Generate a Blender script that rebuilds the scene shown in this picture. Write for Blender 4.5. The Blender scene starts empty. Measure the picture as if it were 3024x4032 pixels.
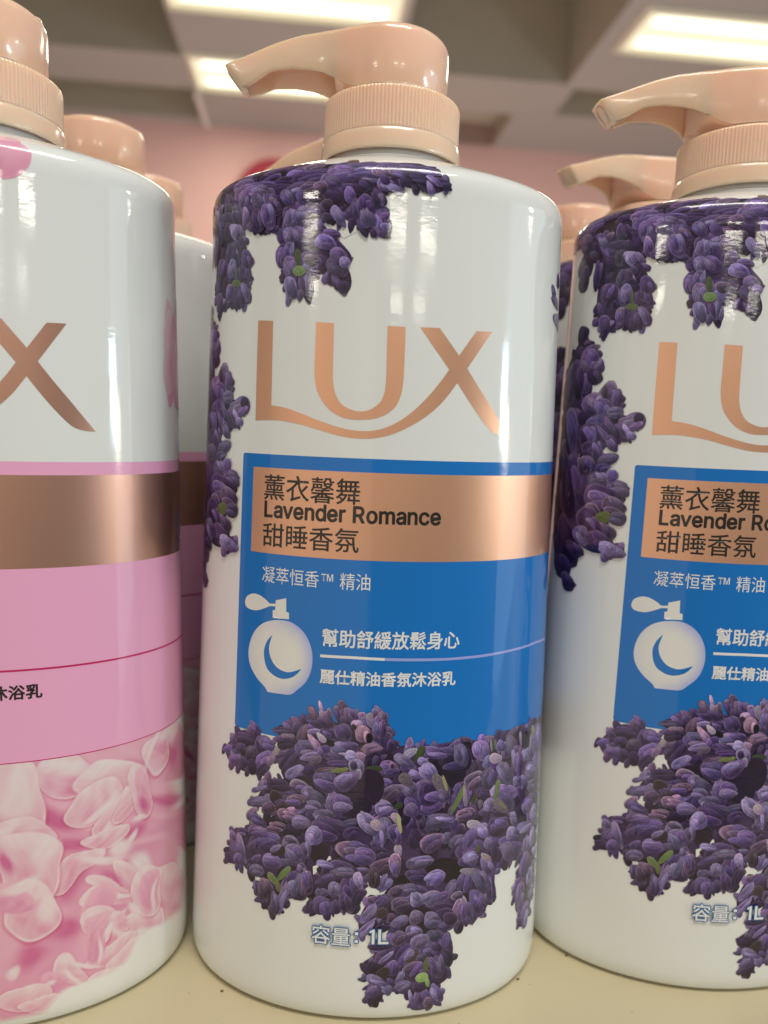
import bpy, bmesh, math, random
import numpy as np
from mathutils import Matrix, Vector

# ------------------------------------------------------------------ camera, light, exposure
scene = bpy.context.scene
C = scene.collection
RU = 0.052                       # half width of a bottle in metres; bottle shapes are written in this unit
EYE = 3.1431522881 * RU          # lens height above the shelf

cam_d = bpy.data.cameras.new('camera'); cam = bpy.data.objects.new('camera', cam_d); C.objects.link(cam)
rt = Vector((0.99932808, 0.0042299, 0.03640747)); up = Vector((-0.03665237, 0.11532851, 0.99265097)); fw = Vector((0.0, 0.9933184, -0.11540605))
m = Matrix((rt, up, -fw)).transposed().to_4x4(); m.translation = (0, 0, EYE)
cam.matrix_world = m
cam_d.sensor_fit = 'VERTICAL'; cam_d.sensor_height = 36.0; cam_d.lens = 26.0
cam_d.clip_start = 0.01; cam_d.clip_end = 100
cam_d.dof.use_dof = True; cam_d.dof.focus_distance = 0.195; cam_d.dof.aperture_fstop = 9.0
scene.camera = cam

world = bpy.data.worlds.new('World'); scene.world = world; world.use_nodes = True
bg = world.node_tree.nodes['Background']; bg.inputs[0].default_value = (1.0, 0.96, 0.92, 1); bg.inputs[1].default_value = 0.145

def area(name, loc, target, sx, sy, power, col, spread=180):
    d = bpy.data.lights.new(name, 'AREA'); d.shape = 'RECTANGLE'; d.size = sx; d.size_y = sy; d.energy = power; d.color = col
    d.spread = math.radians(spread)
    o = bpy.data.objects.new(name, d); C.objects.link(o); o.location = loc
    o.rotation_euler = (Vector(target) - Vector(loc)).to_track_quat('-Z', 'Y').to_euler()
    return o
def polar(az, el, dist, c=(0, 0.22, EYE)):
    a, e = math.radians(az), math.radians(el)
    return (c[0] + dist*math.sin(a)*math.cos(e), c[1] - dist*math.cos(a)*math.cos(e), c[2] + dist*math.sin(e))
TG = (0.0, 0.22, EYE)
# shop window to the right of the camera, ceiling fluorescents, warm aisle to the left
area('window_light', polar(66, 4, 3.2), TG, .28, .42, 8, (0.66, 0.88, 1.0))
area('window_sunlit', polar(69, 1, 3.2), TG, .22, .26, 3.2, (1.0, 0.80, 0.58))
area('doorway_light', polar(84, 0, 3.0), TG, 2.0, 2.2, 17, (0.74, 0.90, 1.0))
for az, el in ((4, 16), (19, 15.5), (5, 11), (16, 11), (-35, 12), (-37, 16), (84, 17)):
    d_ = 1.5/math.sin(math.radians(el)); area('ceiling_lamp', polar(az, el, d_), polar(az, el, d_, (0, .22, EYE-1)), .75, .27, 19, (1.0, 0.95, 0.80))
area('overhead_lamp', (0.2, -0.45, EYE+1.45), (0.2, -0.42, 0), .9, .35, 15, (1.0, 0.97, 0.90))
area('aisle_light', polar(-30, -8, 2.2), TG, 2.2, 1.8, 5.0, (1.0, 0.80, 0.58))
for p_, q_ in ((-.13, 2.99), (-.13, 3.71), (1.69, 3.03)):        # the visible fluorescent panels light the room too
    l_ = area('panel_lamp', (p_*math.cos(math.radians(6)) - q_*math.sin(math.radians(6)), p_*math.sin(math.radians(6)) + q_*math.cos(math.radians(6)), EYE+1.575), (0, 0, 0), .85, .30, 5, (1.0, 0.92, 0.74))
    l_.rotation_euler = (0, 0, math.radians(6))
area('floor_bounce', (0.2, 2.9, -1.3), (0.2, 3.3, 3), 4.0, 2.4, 36, (1.0, 0.84, 0.72))

scene.view_settings.view_transform = 'Standard'; scene.view_settings.look = 'None'
scene.view_settings.exposure = 0.40; scene.view_settings.gamma = 1.0; scene.view_settings.use_curve_mapping = False
scene.cycles.max_bounces = 10; scene.cycles.diffuse_bounces = 5; scene.cycles.glossy_bounces = 5

# ------------------------------------------------------------------ helpers
def tag(o, label=None, cat=None, group=None, kind=None):
    if label: o['label'] = label
    if cat: o['category'] = cat
    if group: o['group'] = group
    if kind: o['kind'] = kind
    return o
def obj(name, verts, faces, mat, parent=None, smooth=True, cols=None):
    me = bpy.data.meshes.new(name); me.from_pydata([tuple(map(float, v)) for v in verts], [], faces)
    if cols is not None:
        ca = me.color_attributes.new('Col', 'FLOAT_COLOR', 'POINT')
        arr = np.ones((len(verts), 4), np.float32); arr[:, :3] = cols; ca.data.foreach_set('color', arr.ravel())
    me.polygons.foreach_set('use_smooth', [smooth]*len(me.polygons))
    me.materials.append(mat); me.update()
    o = bpy.data.objects.new(name, me); C.objects.link(o)
    if parent: o.parent = parent
    return o
def empty(name, loc=(0, 0, 0), rz=0):
    o = bpy.data.objects.new(name, None); C.objects.link(o); o.location = loc; o.rotation_euler.z = rz; o.empty_display_size = .02
    return o
def copy_tree(o, parent=None):
    c = o.copy(); C.objects.link(c)
    if parent: c.parent = parent
    for ch in [x for x in o.children]: copy_tree(ch, c)
    return c
def box(x0, x1, y0, y1, z0, z1):
    v = [(x, y, z) for x in (x0, x1) for y in (y0, y1) for z in (z0, z1)]
    f = [(0,1,3,2),(4,6,7,5),(0,4,5,1),(2,3,7,6),(0,2,6,4),(1,5,7,3)]
    return v, f

# ------------------------------------------------------------------ materials
def newmat(name):
    mt = bpy.data.materials.new(name); mt.use_nodes = True
    return mt, mt.node_tree.nodes, mt.node_tree.links, mt.node_tree.nodes['Principled BSDF']
def film_bump(n, l, b, strength=0.10):
    """fine crinkle of the shrink film: breaks up the reflections"""
    tc = n.new('ShaderNodeTexCoord'); mp = n.new('ShaderNodeMapping'); mp.inputs['Scale'].default_value = (420, 420, 900)
    nz = n.new('ShaderNodeTexNoise'); nz.inputs['Scale'].default_value = 1.0; nz.inputs['Detail'].default_value = 3
    mp2 = n.new('ShaderNodeMapping'); mp2.inputs['Scale'].default_value = (90, 90, 14)
    nz2 = n.new('ShaderNodeTexNoise'); nz2.inputs['Scale'].default_value = 1.0; nz2.inputs['Detail'].default_value = 1
    b1 = n.new('ShaderNodeBump'); b1.inputs['Strength'].default_value = strength; b1.inputs['Distance'].default_value = 0.00013
    b2 = n.new('ShaderNodeBump'); b2.inputs['Strength'].default_value = 0.025; b2.inputs['Distance'].default_value = 0.003
    l.new(tc.outputs['Object'], mp.inputs[0]); l.new(mp.outputs[0], nz.inputs['Vector']); l.new(nz.outputs[0], b1.inputs['Height'])
    l.new(tc.outputs['Object'], mp2.inputs[0]); l.new(mp2.outputs[0], nz2.inputs['Vector']); l.new(nz2.outputs[0], b2.inputs['Height'])
    n3 = n.new('ShaderNodeTexNoise'); n3.inputs['Scale'].default_value = 38; n3.inputs['Detail'].default_value = 5; n3.inputs['Roughness'].default_value = .65
    mr = n.new('ShaderNodeMapRange'); mr.inputs[1].default_value = .42; mr.inputs[2].default_value = .72; mr.inputs[3].default_value = .035; mr.inputs[4].default_value = .17
    l.new(tc.outputs['Object'], n3.inputs['Vector']); l.new(n3.outputs[0], mr.inputs[0]); l.new(mr.outputs[0], b.inputs['Coat Roughness'])   # handling smudges
    l.new(b2.outputs[0], b1.inputs['Normal']); l.new(b1.outputs[0], b.inputs['Coat Normal'])
    return tc
def film(name, col=None, vcol=False, metallic=0.0, rough=0.45, grain=False):
    mt, n, l, b = newmat(name)
    b.inputs['Roughness'].default_value = rough; b.inputs['Metallic'].default_value = metallic
    b.inputs['Coat Weight'].default_value = 1.0; b.inputs['Coat Roughness'].default_value = 0.05; b.inputs['Coat IOR'].default_value = 1.45
    b.inputs['Specular IOR Level'].default_value = 0.2
    tc = film_bump(n, l, b)
    if vcol:
        a = n.new('ShaderNodeAttribute'); a.attribute_name = 'Col'; l.new(a.outputs['Color'], b.inputs['Base Color'])
    else: b.inputs['Base Color'].default_value = (*col, 1)
    if grain:
        nz = n.new('ShaderNodeTexNoise'); nz.inputs['Scale'].default_value = 5000; nz.inputs['Detail'].default_value = 1
        bp = n.new('ShaderNodeBump'); bp.inputs['Strength'].default_value = 0.25; bp.inputs['Distance'].default_value = 0.0001
        l.new(tc.outputs['Object'], nz.inputs['Vector']); l.new(nz.outputs[0], bp.inputs['Height']); l.new(bp.outputs[0], b.inputs['Normal'])
    return mt
M_white = film('white_film', (0.77, 0.79, 0.775))
M_blue = film('blue_print', (0.0, 0.165, 0.55))
M_pink = film('pink_print', (0.84, 0.40, 0.61))
M_bronze = film('bronze_foil', (0.80, 0.44, 0.28), metallic=0.85, rough=0.40, grain=True)
M_ink = film('dark_ink', (0.022, 0.016, 0.012))
M_wink = film('white_ink', (0.80, 0.80, 0.79))
M_lilac = film('lilac_ink', (0.33, 0.38, 0.78))
M_magenta = film('magenta_ink', (0.55, 0.01, 0.12))
M_binkt = film('blue_ink', (0.01, 0.13, 0.36))
M_flower = film('flower_print', vcol=True)
def peach():
    mt, n, l, b = newmat('peach_plastic')
    b.inputs['Base Color'].default_value = (0.93, 0.61, 0.45, 1); b.inputs['Roughness'].default_value = 0.22
    b.inputs['Subsurface Weight'].default_value = 0.6; b.inputs['Subsurface Radius'].default_value = (1.0, 0.48, 0.15); b.inputs['Subsurface Scale'].default_value = 0.007
    b.inputs['Coat Weight'].default_value = 0.6; b.inputs['Coat Roughness'].default_value = 0.08
    return mt
M_peach = peach()
M_mouth_shade = None
def plain(name, col, rough=0.6, noise=0.0, scale=8.0):
    mt, n, l, b = newmat(name); b.inputs['Roughness'].default_value = rough; b.inputs['Base Color'].default_value = (*col, 1)
    if noise:
        tc = n.new('ShaderNodeTexCoord'); nz = n.new('ShaderNodeTexNoise'); nz.inputs['Scale'].default_value = scale; nz.inputs['Detail'].default_value = 5
        mx = n.new('ShaderNodeMix'); mx.data_type = 'RGBA'
        mx.inputs[6].default_value = (*[c*(1-noise) for c in col], 1); mx.inputs[7].default_value = (*[min(1, c*(1+noise)) for c in col], 1)
        l.new(tc.outputs['Object'], nz.inputs['Vector']); l.new(nz.outputs[0], mx.inputs[0]); l.new(mx.outputs[2], b.inputs['Base Color'])
    return mt
def emit(name, col, strength):
    mt, n, l, b = newmat(name); b.inputs['Base Color'].default_value = (0.3, 0.29, 0.25, 1)
    b.inputs['Emission Color'].default_value = (*col, 1); b.inputs['Emission Strength'].default_value = strength
    return mt

# ------------------------------------------------------------------ shelf, wall, ceiling
def shelf_mat():
    mt, n, l, b = newmat('cream_laminate')
    tc = n.new('ShaderNodeTexCoord'); nz = n.new('ShaderNodeTexNoise'); nz.inputs['Scale'].default_value = 14; nz.inputs['Detail'].default_value = 6
    mx = n.new('ShaderNodeMix'); mx.data_type = 'RGBA'; mx.inputs[6].default_value = (0.53, 0.46, 0.29, 1); mx.inputs[7].default_value = (0.62, 0.54, 0.36, 1)
    l.new(tc.outputs['Object'], nz.inputs['Vector']); l.new(nz.outputs[0], mx.inputs[0])
    n2 = n.new('ShaderNodeTexNoise'); n2.inputs['Scale'].default_value = 260; n2.inputs['Detail'].default_value = 2
    cr = n.new('ShaderNodeValToRGB'); cr.color_ramp.elements[0].position = 0.745; cr.color_ramp.elements[1].position = 0.77
    m2 = n.new('ShaderNodeMix'); m2.data_type = 'RGBA'; m2.inputs[7].default_value = (0.12, 0.09, 0.05, 1)
    l.new(tc.outputs['Object'], n2.inputs['Vector']); l.new(n2.outputs[0], cr.inputs[0]); l.new(cr.outputs[0], m2.inputs[0])
    l.new(mx.outputs[2], m2.inputs[6]); l.new(m2.outputs[2], b.inputs['Base Color'])
    b.inputs['Roughness'].default_value = 0.34
    return mt
v, f = box(-0.9, 0.9, 0.095, 0.85, -0.022, 0.0)
tag(obj('shelf', v, f, shelf_mat(), smooth=False), 'glossy cream shelf board that the row of pump bottles stands on', 'shelf')

PSI = math.radians(6.0)
CH = EYE + 1.60
def ceil_pt(p, q, z):            # ceiling grid frame: q runs towards the wall
    return (p*math.cos(PSI) - q*math.sin(PSI), p*math.sin(PSI) + q*math.cos(PSI), z)
M_ceil = plain('ceiling_paint', (0.40, 0.37, 0.345), 0.8, 0.04, 3)
M_recess = plain('recess_tone', (0.45, 0.40, 0.32), 0.85, 0.08, 4)  # separate, yellower tone for the insides of the recesses
ps = [-2.6, -1.5, -0.60, 0.36, 0.50, 1.00, 1.15, 1.20, 2.05, 4.2]
qs = [-1.5, 2.2, 3.53, 3.57, 3.86, 3.90, 4.26, 4.34]
holes = [(-1.5, -0.60, 2.2, 3.57, .37), (0.36, 1.15, 2.2, 3.53, .37), (-1.5, -0.60, 3.90, 4.26, .14), (0.50, 1.00, 3.90, 4.34, .12), (1.20, 2.05, 3.57, 3.86, .16)]
cv, cf = [], []
def quad(pts, vs, fs):
    i = len(vs); vs += pts; fs.append((i, i+1, i+2, i+3))
for a in range(len(ps)-1):
    for b_ in range(len(qs)-1):
        pm, qm = (ps[a]+ps[a+1])/2, (qs[b_]+qs[b_+1])/2
        if any(h[0] < pm < h[1] and h[2] < qm < h[3] for h in holes): continue
        quad([ceil_pt(ps[a], qs[b_], CH), ceil_pt(ps[a], qs[b_+1], CH), ceil_pt(ps[a+1], qs[b_+1], CH), ceil_pt(ps[a+1], qs[b_], CH)], cv, cf)
tag(obj('ceiling', cv, cf, M_ceil, smooth=False), kind='structure')
for h in holes:
    rv, rf = [], []
    p0, p1, q0, q1, d = h; z1 = CH + d
    quad([ceil_pt(p0,q0,z1), ceil_pt(p0,q1,z1), ceil_pt(p1,q1,z1), ceil_pt(p1,q0,z1)], rv, rf)
    for (a, b_) in (((p0,q0),(p1,q0)), ((p1,q0),(p1,q1)), ((p1,q1),(p0,q1)), ((p0,q1),(p0,q0))):
        quad([ceil_pt(*a,CH), ceil_pt(*b_,CH), ceil_pt(*b_,z1), ceil_pt(*a,z1)], rv, rf)
    tag(obj('ceiling_recess', rv, rf, M_recess, smooth=False), kind='structure')
wv, wf = [], []
quad([ceil_pt(-4.5,4.34,-1.2), ceil_pt(5,4.34,-1.2), ceil_pt(5,4.34,CH+.4), ceil_pt(-4.5,4.34,CH+.4)], wv, wf)
tag(obj('wall', wv, wf, plain('pink_paint', (0.87, 0.54, 0.50), 0.7, 0.03, 2), smooth=False), kind='structure')

M_house = plain('lamp_housing', (0.72, 0.66, 0.52), 0.5)
M_diff = emit('lamp_diffuser', (1.0, 0.88, 0.60), 0.66)
M_tube = emit('lamp_tube', (1.0, 0.96, 0.74), 1.7)
M_metal = plain('rail_paint', (0.75, 0.72, 0.68), 0.5)
def ceiling_light(label, p0, p1, q0, q1):
    t = empty('ceiling_light', ceil_pt((p0+p1)/2, (q0+q1)/2, CH+.036), PSI)
    w, d = (p1-p0)/2, (q1-q0)/2
    tag(t, label, 'ceiling light', 'fluorescent panels on the ceiling')
    r = .022
    vs, fs = [], []
    o = [(-w,-d),(w,-d),(w,d),(-w,d)]; i_ = [(-w+r,-d+r),(w-r,-d+r),(w-r,d-r),(-w+r,d-r)]
    for ring, z in ((o, -.001), (o, -.045), (i_, -.055), (i_, -.035)):
        vs += [(x, y, z) for x, y in ring]
    for k in range(3):
        for j in range(4): fs.append((k*4+j, k*4+(j+1) % 4, k*4+4+(j+1) % 4, k*4+4+j))
    obj('housing', vs, fs, M_house, t, smooth=False)
    obj('diffuser', [(x, y, -.037) for x, y in i_], [(0,1,2,3)], M_diff, t, smooth=False)
    for s in (-.45, .45):
        tv, tf = [], []; n_ = 10
        for e_ in (-w+.07, w-.07):
            for k in range(n_): a = 2*math.pi*k/n_; tv.append((e_, s*d + .028*math.cos(a), -.042 + .012*math.sin(a)))
        for k in range(n_): tf.append((k, (k+1) % n_, n_+(k+1) % n_, n_+k))
        obj('tube', tv, tf, M_tube, t)
    return t
ceiling_light('long fluorescent panel cut by the top of the picture, above the centre pump', -.595, .335, 2.80, 3.185)
ceiling_light('fluorescent panel partly hidden behind the spout of the centre bottle', -.588, .335, 3.53, 3.895)
ceiling_light('bright fluorescent panel at the right, above the right front pump', 1.225, 2.15, 2.855, 3.20)
rv, rf = box(-.012, .012, -.215, .215, -.03, -.001)
o = obj('ceiling_rail', rv, rf, M_metal, smooth=False); o.location = ceil_pt(-.585, 4.11, CH); o.rotation_euler.z = PSI
tag(o, 'thin pale rail on the ceiling running from the left fluorescent panel to the pink wall', 'rail')
M_red = plain('red_enamel', (0.34, 0.006, 0.035), 0.6)
tv, tf = [], []
for y_, r_ in ((.025, .215), (-.02, .215), (-.028, .205)):
    for k in range(64): a = 2*math.pi*k/64; tv.append((r_*math.cos(a), y_, r_*math.sin(a)))
for i in range(2):
    for k in range(64): tf.append((i*64+k, i*64+(k+1) % 64, (i+1)*64+(k+1) % 64, (i+1)*64+k))
tf.append(tuple(range(128, 192)))
o = obj('round_sign', tv, tf, M_red, smooth=False); o.location = ceil_pt(-0.2142, 4.31, EYE + 1.2184); o.rotation_euler.z = PSI
tag(o, 'round crimson sign on the pink wall, half hidden behind the middle bottle', 'sign')


# ------------------------------------------------------------------ bottle surface
PROF = [(0.9, 0.5532, -3.1392, -3.2132),
 (0.975, 0.6282, -3.1432, -3.1432),
 (1.005, 0.6583, -3.1312, -3.1312),
 (1.028, 0.6815, -3.1032, -3.1032),
 (1.0405, 0.6944, -3.0532, -3.0532),
 (1.0434, 0.6978, -2.9832, -2.9832),
 (1.0404, 0.6957, -2.8432, -2.8432),
 (1.0366, 0.6933, -2.6735, -2.6735),
 (1.0329, 0.6908, -2.5037, -2.5037),
 (1.0292, 0.6883, -2.334, -2.334),
 (1.0255, 0.6858, -2.1643, -2.1643),
 (1.0218, 0.6833, -1.9946, -1.9946),
 (1.0181, 0.6808, -1.8249, -1.8249),
 (1.0143, 0.6783, -1.6552, -1.6552),
 (1.0106, 0.6759, -1.4855, -1.4855),
 (1.0069, 0.6734, -1.3158, -1.3158),
 (1.0032, 0.6709, -1.1461, -1.1461),
 (0.9995, 0.6684, -0.9764, -0.9764),
 (0.9958, 0.6659, -0.8067, -0.8067),
 (0.9921, 0.6634, -0.637, -0.637),
 (0.9883, 0.6609, -0.4673, -0.4673),
 (0.9846, 0.6585, -0.2976, -0.2976),
 (0.9809, 0.656, -0.1279, -0.1279),
 (0.9772, 0.6535, 0.0418, 0.0418),
 (0.9735, 0.651, 0.2115, 0.2115),
 (0.9698, 0.6485, 0.3812, 0.3812),
 (0.966, 0.646, 0.5509, 0.5509),
 (0.9623, 0.6435, 0.7206, 0.7206),
 (0.9586, 0.6411, 0.8903, 0.8903),
 (0.9549, 0.6386, 1.06, 1.06),
 (0.955, 0.6386, 1.11, 1.11),
 (0.948, 0.6355, 1.155, 1.1551),
 (0.93, 0.6275, 1.19, 1.191),
 (0.9, 0.6142, 1.214, 1.2185),
 (0.86, 0.5964, 1.233, 1.2445),
 (0.8, 0.5697, 1.252, 1.2773),
 (0.7, 0.5252, 1.278, 1.3288),
 (0.6, 0.4807, 1.303, 1.3799),
 (0.5, 0.4362, 1.326, 1.4299),
 (0.42, 0.4006, 1.343, 1.4694),
 (0.385, 0.385, 1.352, 1.4874)]
PROF = np.array(PROF)            # columns: half width, half depth, height, print coordinate v
def refine(P, n=4):
    out = []
    for i in range(len(P)-1):
        p0, p1, p2, p3 = P[max(i-1, 0)], P[i], P[i+1], P[min(i+2, len(P)-1)]
        for k in range(n):
            t = k/n
            c = .5*((2*p1) + (-p0+p2)*t + (2*p0-5*p1+4*p2-p3)*t*t + (-p0+3*p1-3*p2+p3)*t**3)
            out.append(c)
    out.append(P[-1]); return np.array(out)
lo = 6; hi = len(PROF) - 12
PROF = np.concatenate([refine(PROF[:lo+1], 4), PROF[lo+1:hi], refine(PROF[hi:], 5)])
PA, PB, PZ, PV = PROF.T
ZB = -3.1431522881
ECC = 0.6687444
TH = np.linspace(-math.pi, math.pi, 4001)
DS = np.hypot(np.cos(TH), ECC*np.sin(TH)); UU = np.concatenate([[0], np.cumsum((DS[1:]+DS[:-1])/2*(TH[1]-TH[0]))]); UU -= np.interp(0, TH, UU)
def surf(u, v, off=0.0):
    """print coordinates (u round the bottle from the front, v up) in metres in the bottle's own frame"""
    u = np.asarray(u, float); v = np.asarray(v, float)
    t = np.interp(u, UU, TH); a = np.interp(v, PV, PA); b = np.interp(v, PV, PB); z = np.interp(v, PV, PZ)
    h = .004
    sl = (np.interp(v+h, PV, PA) - np.interp(v-h, PV, PA)) / np.maximum(1e-6, np.interp(v+h, PV, PZ) - np.interp(v-h, PV, PZ))
    sl = np.clip(sl, -4, 4)
    nx, ny, nz = b*np.sin(t), -a*np.cos(t), -sl*np.sqrt((b*np.sin(t))**2 + (a*np.cos(t))**2)
    ln = np.sqrt(nx*nx+ny*ny+nz*nz); off = np.asarray(off)/ln
    return np.stack([a*np.sin(t)*RU + nx*off, -b*np.cos(t)*RU + ny*off, (z-ZB)*RU + nz*off], -1)

def lathe(prof, n, closed_top=True, closed_bot=False):
    vs, fs = [], []
    for r, z in prof:
        for k in range(n):
            a = 2*math.pi*k/n; vs.append((r*math.cos(a)*RU, r*math.sin(a)*RU, (z-ZB)*RU))
    for i in range(len(prof)-1):
        for k in range(n): fs.append((i*n+k, i*n+(k+1) % n, (i+1)*n+(k+1) % n, (i+1)*n+k))
    if closed_top: fs.append(tuple((len(prof)-1)*n+k for k in range(n)))
    if closed_bot: fs.append(tuple(n-1-k for k in range(n)))
    return vs, fs

def body_mesh():
    n = 288; vs, fs = [], []
    tt = -math.pi + 2*math.pi*np.arange(n)/n
    for a, b, z in zip(PA, PB, PZ):
        vs += [(a*math.sin(t)*RU, -b*math.cos(t)*RU, (z-ZB)*RU) for t in tt]
    N = len(PA)
    for i in range(N-1):
        for k in range(n): fs.append((i*n+k, i*n+(k+1) % n, (i+1)*n+(k+1) % n, (i+1)*n+k))
    fs.append(tuple(n-1-k for k in range(n)))
    return vs, fs

def flat_to_surface(me, off, du=0.03):
    """a flat mesh whose x,y are print coordinates, sliced finely and wrapped on the bottle"""
    bm = bmesh.new(); bm.from_mesh(me)
    xs = [v.co.x for v in bm.verts]
    x = math.floor(min(xs)/du)*du + du
    while x < max(xs):
        bmesh.ops.bisect_plane(bm, geom=bm.verts[:]+bm.edges[:]+bm.faces[:], plane_co=(x, 0, 0), plane_no=(1, 0, 0), dist=1e-6); x += du
    bmesh.ops.triangulate(bm, faces=bm.faces[:])
    co = np.array([v.co[:] for v in bm.verts]); P = surf(co[:, 0], co[:, 1], off)
    vs = P.tolist(); fs = [[v.index for v in f_.verts] for f_ in bm.faces]
    A = [Vector(co[f_[0]]) for f_ in fs[:1]]
    # keep faces pointing out
    out = []
    for f_ in fs:
        a, b, c = (Vector(co[i]) for i in f_)
        out.append(f_ if (b-a).cross(c-a).z > 0 else f_[::-1])
    bm.free()
    return vs, out
def outline_mesh(polys, du=0):
    cu = bpy.data.curves.new('outline', 'CURVE'); cu.dimensions = '2D'; cu.fill_mode = 'BOTH'
    for pts in polys:
        sp = cu.splines.new('POLY'); sp.points.add(len(pts)-1); sp.use_cyclic_u = True
        for q, (x, y) in zip(sp.points, pts): q.co = (x, y, 0, 1)
    return curve_mesh(cu)
def curve_mesh(cu):
    o = bpy.data.objects.new('tmp', cu); C.objects.link(o)
    dg = bpy.context.evaluated_depsgraph_get()
    me = bpy.data.meshes.new_from_object(o.evaluated_get(dg))
    bpy.data.objects.remove(o); bpy.data.curves.remove(cu)
    return me
def text_mesh(s, u0, u1, v0, v1, bold=0.0, sheet=None):
    cu = bpy.data.curves.new('lettering', 'FONT'); cu.body = s; cu.size = 1.0; cu.resolution_u = 4; cu.offset = bold
    cu.fill_mode = 'BOTH'
    me = curve_mesh(cu)
    co = np.array([v.co[:] for v in me.vertices])
    lo_, hi_ = (co.min(0), co.max(0)) if sheet is None else sheet
    for v in me.vertices:
        v.co.x = u0 + (v.co.x-lo_[0])/(hi_[0]-lo_[0])*(u1-u0); v.co.y = v0 + (v.co.y-lo_[1])/(hi_[1]-lo_[1])*(v1-v0); v.co.z = 0
    return me, (lo_, hi_)
def wrap(name, items, mat, parent, cols=None):
    """items: (flat mesh, offset, weight); weight thickens lettering by shifted copies, each a hair above the last"""
    V_, F_ = [], []
    for it in items:
        me, off, wt = (*it, 0)[:3]
        vs, fs = flat_to_surface(me, off)
        sh = [(0, 0)] if not wt else [(0, 0)] + [(wt*math.cos(a), wt*math.sin(a)) for a in np.arange(0, 2*math.pi-.01, math.pi/4)]
        for j, (dx, dy) in enumerate(sh):
            if j:
                for v in me.vertices: v.co.x += dx; v.co.y += dy
                vs, fs = flat_to_surface(me, off + 1.5e-6*j)
                for v in me.vertices: v.co.x -= dx; v.co.y -= dy
            k = len(V_); V_ += vs; F_ += [[i+k for i in f_] for f_ in fs]
        bpy.data.meshes.remove(me)
    return obj(name, V_, F_, mat, parent, smooth=True)
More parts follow.
